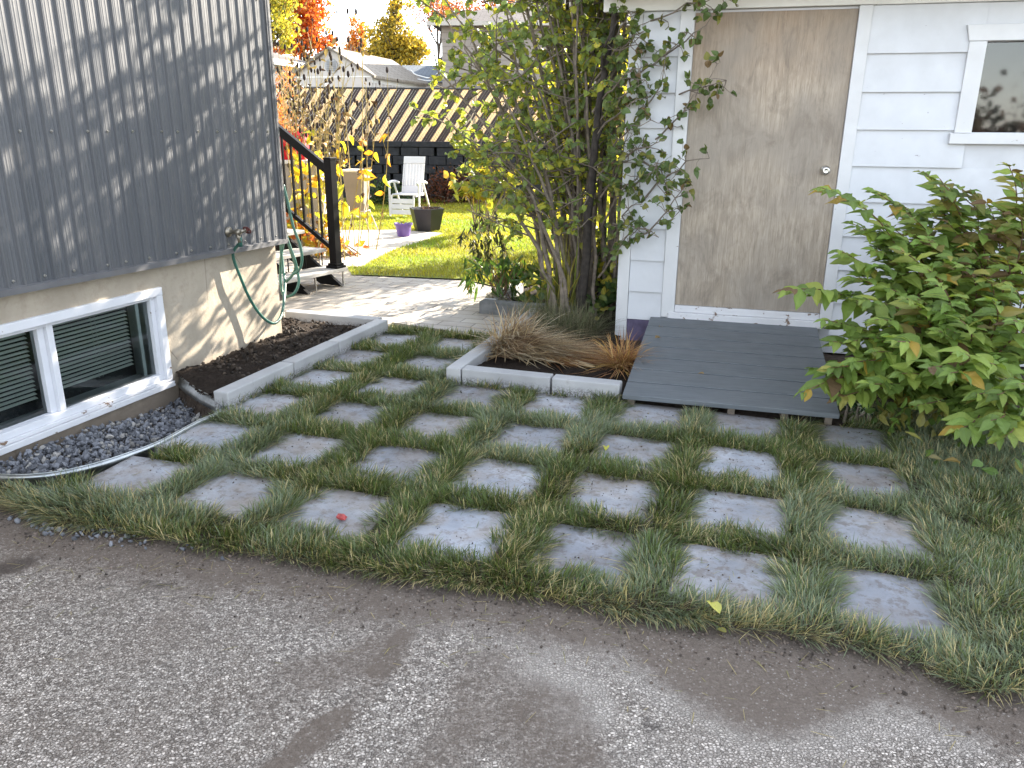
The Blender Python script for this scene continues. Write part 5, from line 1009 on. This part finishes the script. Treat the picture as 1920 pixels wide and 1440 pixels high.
# ------------------------------------------------------------------ plants in the right planter
def grass_clump(name, label, c, n, h, r, cols, mat=None, spread=.9, wd=.004, az0=None, bend=1.6, z=.03, p=None):
    a_ = rng.uniform(0,6.28,n) if az0 is None else rng.normal(az0[0], az0[1], n); q = r*np.sqrt(rng.random(n)); t_ = rng.uniform(0,6.28,n)
    P = np.c_[c[0]+q*np.cos(t_), c[1]+q*np.sin(t_), np.full(n,z)]; col = pick(cols, n, p, .35)
    V, F, Cc = blades(P, rng.uniform(.5,1.1,n)*h, rng.uniform(.6,1.3,n)*wd, np.clip(rng.normal(spread,.35,n),.05,1.45), a_, col*.8, col, bend); V[:,2] = np.maximum(V[:,2], .02)
    return tag(npmesh(name, V, F, mat or M_DRY, col=Cc), label, 'plant')
TAN = [(.46,.34,.19),(.58,.46,.28),(.32,.21,.11),(.66,.57,.40)]; RUS = [(.46,.25,.10),(.36,.18,.075),(.55,.36,.15),(.27,.13,.06)]
c1 = gz(985,655,.05); c2 = gz(1165,690,.03); c3 = gz(1070,622,.05)
b_ = []
t = thing('ornamental_grass', 'large collapsed mound of tan dry grass inside the right planter', 'plant', (c1[0],c1[1],.03))
for (dx, dy, rx, ry, hz, n, h, az0, lean, cols) in ((.02,.02,.20,.12,.15,620,.26,(-.55,.55),1.25,TAN),(.17,-.06,.20,.11,.10,620,.34,(-.45,.35),1.38,TAN),(.0,.06,.13,.08,.17,240,.26,(.6,1.1),.7,TAN),(.30,-.11,.16,.07,.05,340,.30,(-.4,.4),1.42,RUS),(-.08,-.02,.10,.08,.12,240,.24,(-1.9,.7),1.1,TAN),(.05,.03,.2,.1,.16,90,.30,(0.,1.8),.8,TAN)):
    q = np.sqrt(rng.random(n)); t_ = rng.uniform(0,6.28,n); P = np.c_[dx+q*rx*np.cos(t_)-.10, dy+q*ry*np.sin(t_), hz*(1-q*q)*rng.uniform(.5,1.,n)]; col = pick(cols,n,None,.5)
    V, F, Cc = blades(P, rng.uniform(.5,1.25,n)*h, rng.uniform(.004,.008,n), np.clip(rng.normal(lean,.25,n),.1,1.9), rng.normal(az0[0],az0[1],n), col*.8, col, 1.2); V[:,2] = np.maximum(V[:,2], .004+.03*rng.random(len(V)))
    npmesh('grass_tuft', V, F, M_DRY, t, Cc)
b = MB(); b.add([(rx_*math.cos(a_)+.04, ry_*math.sin(a_)-.02, z_) for rx_, ry_, z_ in ((.30,.15,-.01),(.24,.12,.06),(.12,.06,.12)) for a_ in np.arange(12)*math.pi/6]+[(.0,.0,.14)], [(k*12+i_, k*12+(i_+1)%12, (k+1)*12+(i_+1)%12, (k+1)*12+i_) for k in range(2) for i_ in range(12)]+[(24+i_,24+(i_+1)%12,36) for i_ in range(12)]); b.build('thatch', simple('thatch', (.16,.10,.055), .95, .4, 40, .8, 80), t, smooth=True)
grass_clump('ornamental_grass', 'small rust orange tuft of dry grass between planter curb and ramp', c2, 520, .30, .07, RUS+[(.5,.3,.08)], spread=.75, wd=.006, bend=2.0)
grass_clump('fescue_grass', 'grey green wispy fine grass at the foot of the lilac', c3, 1500, .34, .22, [(.13,.14,.07),(.2,.19,.11),(.1,.12,.05),(.27,.24,.15)], spread=.7, wd=.0028)
c4 = gz(1005,600,.05); grass_clump('fescue_grass', 'smaller wispy greenish grass tuft at the back left of the lilac bed', c4, 500, .30, .16, [(.13,.15,.06),(.2,.19,.1)], spread=.6, wd=.003)
# peony with drooping lance leaves
pb_ = at(940,590,7.35); pb_[2] = .04; pn = thing('peony_plant', 'drooping green lance leaved plant at the end of the patio curb', 'plant', pb_)
b = MB(); PL = {k: [] for k in 'PDULWC'}
for k in range(26):
    e = at(rng.uniform(868,1005), rng.uniform(478,548), 7.35+rng.uniform(-.25,.3)); s0 = pb_+np.array([*rng.normal(0,.05,2),0]); L0 = bez(s0, (s0+e)/2+np.array([0,0,.2]), e, 7); b.tube(local(pb_,L0), np.linspace(.004,.002,7), 4, False)
    m = 9; D = rdir(m); D[:,2] -= 1.1; 
    for kk, vv in zip('PDULWC', (e+rng.normal(0,.03,(m,3)), D, rdir(m,.6), rng.uniform(.10,.17,m), rng.uniform(.018,.03,m), pick([(.05,.10,.025),(.07,.13,.03),(.10,.14,.03),(.25,.2,.05)],m,[.4,.35,.18,.07]))): PL[kk].append(vv)
b.build('stem', M_TWIG, pn); P, D, U, L, W, Cl = [np.concatenate(PL[k]) for k in 'PDULWC']; leafmesh('foliage', (local(pb_,P), D, U, L, W, Cl), pn, droop=.4)
wb_ = at(945,575,7.9); wb_[2] = .03; wp = thing('withered_plant', 'withered leaning plant with limp blackish leaves in front of the lawn', 'plant', wb_)
b = MB(); PL = {k: [] for k in 'PDULWC'}
for (u, v) in ((900,395),(920,410),(940,425),(880,430),(885,460),(868,440),(905,445),(930,400),(890,415),(950,450)):
    e = at(u, v, 8.+rng.uniform(-.2,.2)); s0 = wb_+np.array([*rng.normal(0,.04,2),0]); L0 = bez(s0,(s0+e)/2+np.array([0,0,.06]),e,8); b.tube(local(wb_,L0), np.linspace(.005,.0025,8), 4, False)
    m = 16; i = rng.integers(4,8,m); D = rdir(m); D[:,2] -= 1.8
    for kk, vv in zip('PDULWC', (L0[i]+rng.normal(0,.025,(m,3)), D, rdir(m), rng.uniform(.05,.11,m), rng.uniform(.02,.035,m), pick([(.022,.028,.018),(.035,.04,.022),(.05,.06,.025)],m))): PL[kk].append(vv)
b.build('stem', M_STALK, wp); P, D, U, L, W, Cl = [np.concatenate(PL[k]) for k in 'PDULWC']; leafmesh('foliage', (local(wb_,P), D, U, L, W, Cl), wp, fold=.8, droop=.5)
# daylily and hosta blades
dl = at(1075,590,6.9); grass_clump('daylily_plant', 'upright yellow green strap leaves in front of the lilac stems', (dl[0]-.1,6.85), 70, .75, .14, [(.28,.28,.06),(.2,.24,.05),(.42,.36,.1)], mat=M_LEAF, spread=.16, wd=.016, bend=.6)
hs = at(1128,600,6.7); n = 9; a_ = rng.uniform(0,6.28,n); tag(leafmesh('hosta_plant', (np.c_[np.full(n,hs[0]),np.full(n,6.7),np.full(n,.12)], np.c_[np.cos(a_),np.sin(a_),rng.uniform(.5,1.4,n)], np.tile([0,-.2,1.],(n,1)), rng.uniform(.18,.26,n), rng.uniform(.08,.11,n), pick([(.05,.11,.04),(.07,.13,.04)],n))), 'broad glossy green hosta leaves against the garage corner', 'plant')
shrub('sedum_plant', 'pale grey low plant spilling over the grey curb block', 'plant', (*g2(.75,7.5),.04), [((*g2(.72,7.55),.13),(.11,.16,.07))], [(.3,.27,.24),(.22,.2,.17),(.4,.36,.33)], 300, .03)
shrub('ground_ivy', 'low mixed green and yellow leaves carpeting the lilac foot', 'plant', (.7,7.1,.03), [((.35,7.15,.22),(.3,.35,.22)),((.85,6.9,.25),(.22,.35,.25)),((.95,7.5,.35),(.25,.4,.35)),((.1,7.6,.25),(.3,.3,.2))], [(.07,.12,.03),(.12,.15,.03),(.34,.30,.04),(.05,.09,.03)], 700, .075)
# ------------------------------------------------------------------ fallen leaves, pebbles
def fallen(u, v, z, size, col, label, cat='leaf', group=None, curl=.5):
    p = gz(u, v, z); n = 1; a_ = rng.uniform(0,6.28); D = np.array([[math.cos(a_),math.sin(a_),.12]]); V, F, Cc = leaves(np.zeros((1,3)), D, np.array([[.15,-.2,1.]]), np.array([size]), np.array([size*.72]), np.array([col]), fold=curl, droop=.25)
    o = npmesh('fallen_leaf', V, F, M_LEAF, None, Cc); o.location = p; return tag(o, label, cat, group)
fallen(1330,1128,.045,.075,(.62,.6,.16),'pale yellow leaf lying in the grass below the front slabs')
fallen(1135,837,.006,.05,(.6,.58,.1),'bright yellow leaf on a slab left of the ramp')
fallen(1720,1062,.03,.07,(.35,.24,.14),'tan dead leaf in the lawn near the right edge') if False else None
fallen(1800,868,.05,.075,(.42,.30,.12),'tan leaf on the grass under the weigela bush')
fallen(1740,858,.05,.07,(.40,.34,.18),'pale twisted dead leaf on the lawn in front of the bush')
fallen(1362,1185,-.01,.035,(.35,.33,.1),'small green yellow leaf on the dirt below the turf edge')
fallen(765,1066,.0,.05,(.38,.3,.14),'tan leaf at the turf edge in the middle of the driveway')
for (u, v, s_, lb) in ((1318,604,.035,'small dry leaf near the top of the ramp, left one'),(1340,605,.055,'larger dry brown leaf near the top of the ramp'),(1237,616,.045,'crumpled leaf at the left end of the second ramp board'),(1228,634,.045,'crumpled leaf at the left end of the third ramp board'),(1320,701,.04,'thin brown leaf in the lower plank joint of the ramp')): fallen(u, v, .17 if v < 650 else .13, s_, (.26,.18,.09), lb, curl=.9)
p = gz(641,974,.006); V = IV*np.array([.022,.028,.016])*(1+rng.uniform(-.3,.3,(len(IV),1))); o = npmesh('crumpled_leaf', V+[0,0,.012], [IF], simple('crumpled_red', (.38,.06,.055), .7, .4, 60), smooth=False); o.location = p; tag(o, 'small crumpled red scrap on a front row slab', 'scrap')
# grit and pebbles along the edge
n = 4200; x = rng.uniform(-2.3,2.1,n); P = np.c_[x, edge_y(x)-np.abs(rng.normal(0,.14,n))+.03]; tag(stones('edge_grit', np.c_[P, np.full(n,-.017)], .001+.006*rng.random(n)**2.5, np.array([.095,.074,.06])*rng.uniform(.4,2.2,(n,1))), 'crumbs of soil and grit scattered along the turf edge', 'grit', kind='stuff')
n = 70; x = -2.15+np.abs(rng.normal(0,.45,n)); P = np.c_[x, edge_y(x)-rng.uniform(-.01,.09,n)]; tag(stones('edge_pebbles', np.c_[P, np.full(n,-.012)], rng.uniform(.006,.015,n), np.array([.16,.165,.18])*rng.uniform(.5,1.5,(n,1))), 'blue grey pebbles spilled at the left turf edge', 'gravel', kind='stuff')
# crumbs of soil and clippings on the slabs
k = rng.integers(0,len(slabs),1500); q = rng.uniform(-.2,.2,(1500,2)); P = slabs[k][:,:2]+q[:,:1]*GRID.x+q[:,1:]*GRID.y; kk = noise2(P,5,61) > .42; P = P[kk]; n = len(P)
tag(stones('soil_crumbs', np.c_[P, np.full(n,.0015)], .0012+.0045*rng.random(n)**2.2, np.array([.07,.052,.04])*rng.uniform(.4,1.6,(n,1))), 'dark crumbs of soil scattered on the slabs', 'soil', kind='stuff')
k = rng.integers(0,len(slabs),240); q = rng.uniform(-.19,.19,(240,2)); P = slabs[k][:,:2]+q[:,:1]*GRID.x+q[:,1:]*GRID.y; n = len(P)
V, F, Cc = blades(np.c_[P,np.full(n,.004)], rng.uniform(.02,.06,n), rng.uniform(.0015,.003,n), np.full(n,1.5), rng.uniform(0,6.28,n), pick([(.14,.18,.06),(.45,.37,.18)],n), pick([(.16,.2,.07),(.5,.42,.2)],n), .2); tag(npmesh('grass_clippings', V, F, M_DRY, col=Cc), 'stray grass clippings lying on the slabs', 'grass', kind='stuff')
# straw and loose blades lying about
n = 260; x = rng.uniform(-2,1.9,n); P = np.c_[x, edge_y(x)-np.abs(rng.normal(0,.25,n)), np.full(n,-.016)]
V, F, Cc = blades(P, rng.uniform(.02,.07,n), rng.uniform(.0015,.003,n), np.full(n,1.5), rng.uniform(0,6.28,n), pick([(.4,.32,.15),(.2,.2,.06)],n), pick([(.4,.32,.15),(.3,.26,.1)],n), .2); tag(npmesh('loose_straw', V, F, M_DRY, col=Cc), 'loose straw and clipped blades strewn over the driveway edge', 'straw', kind='stuff')
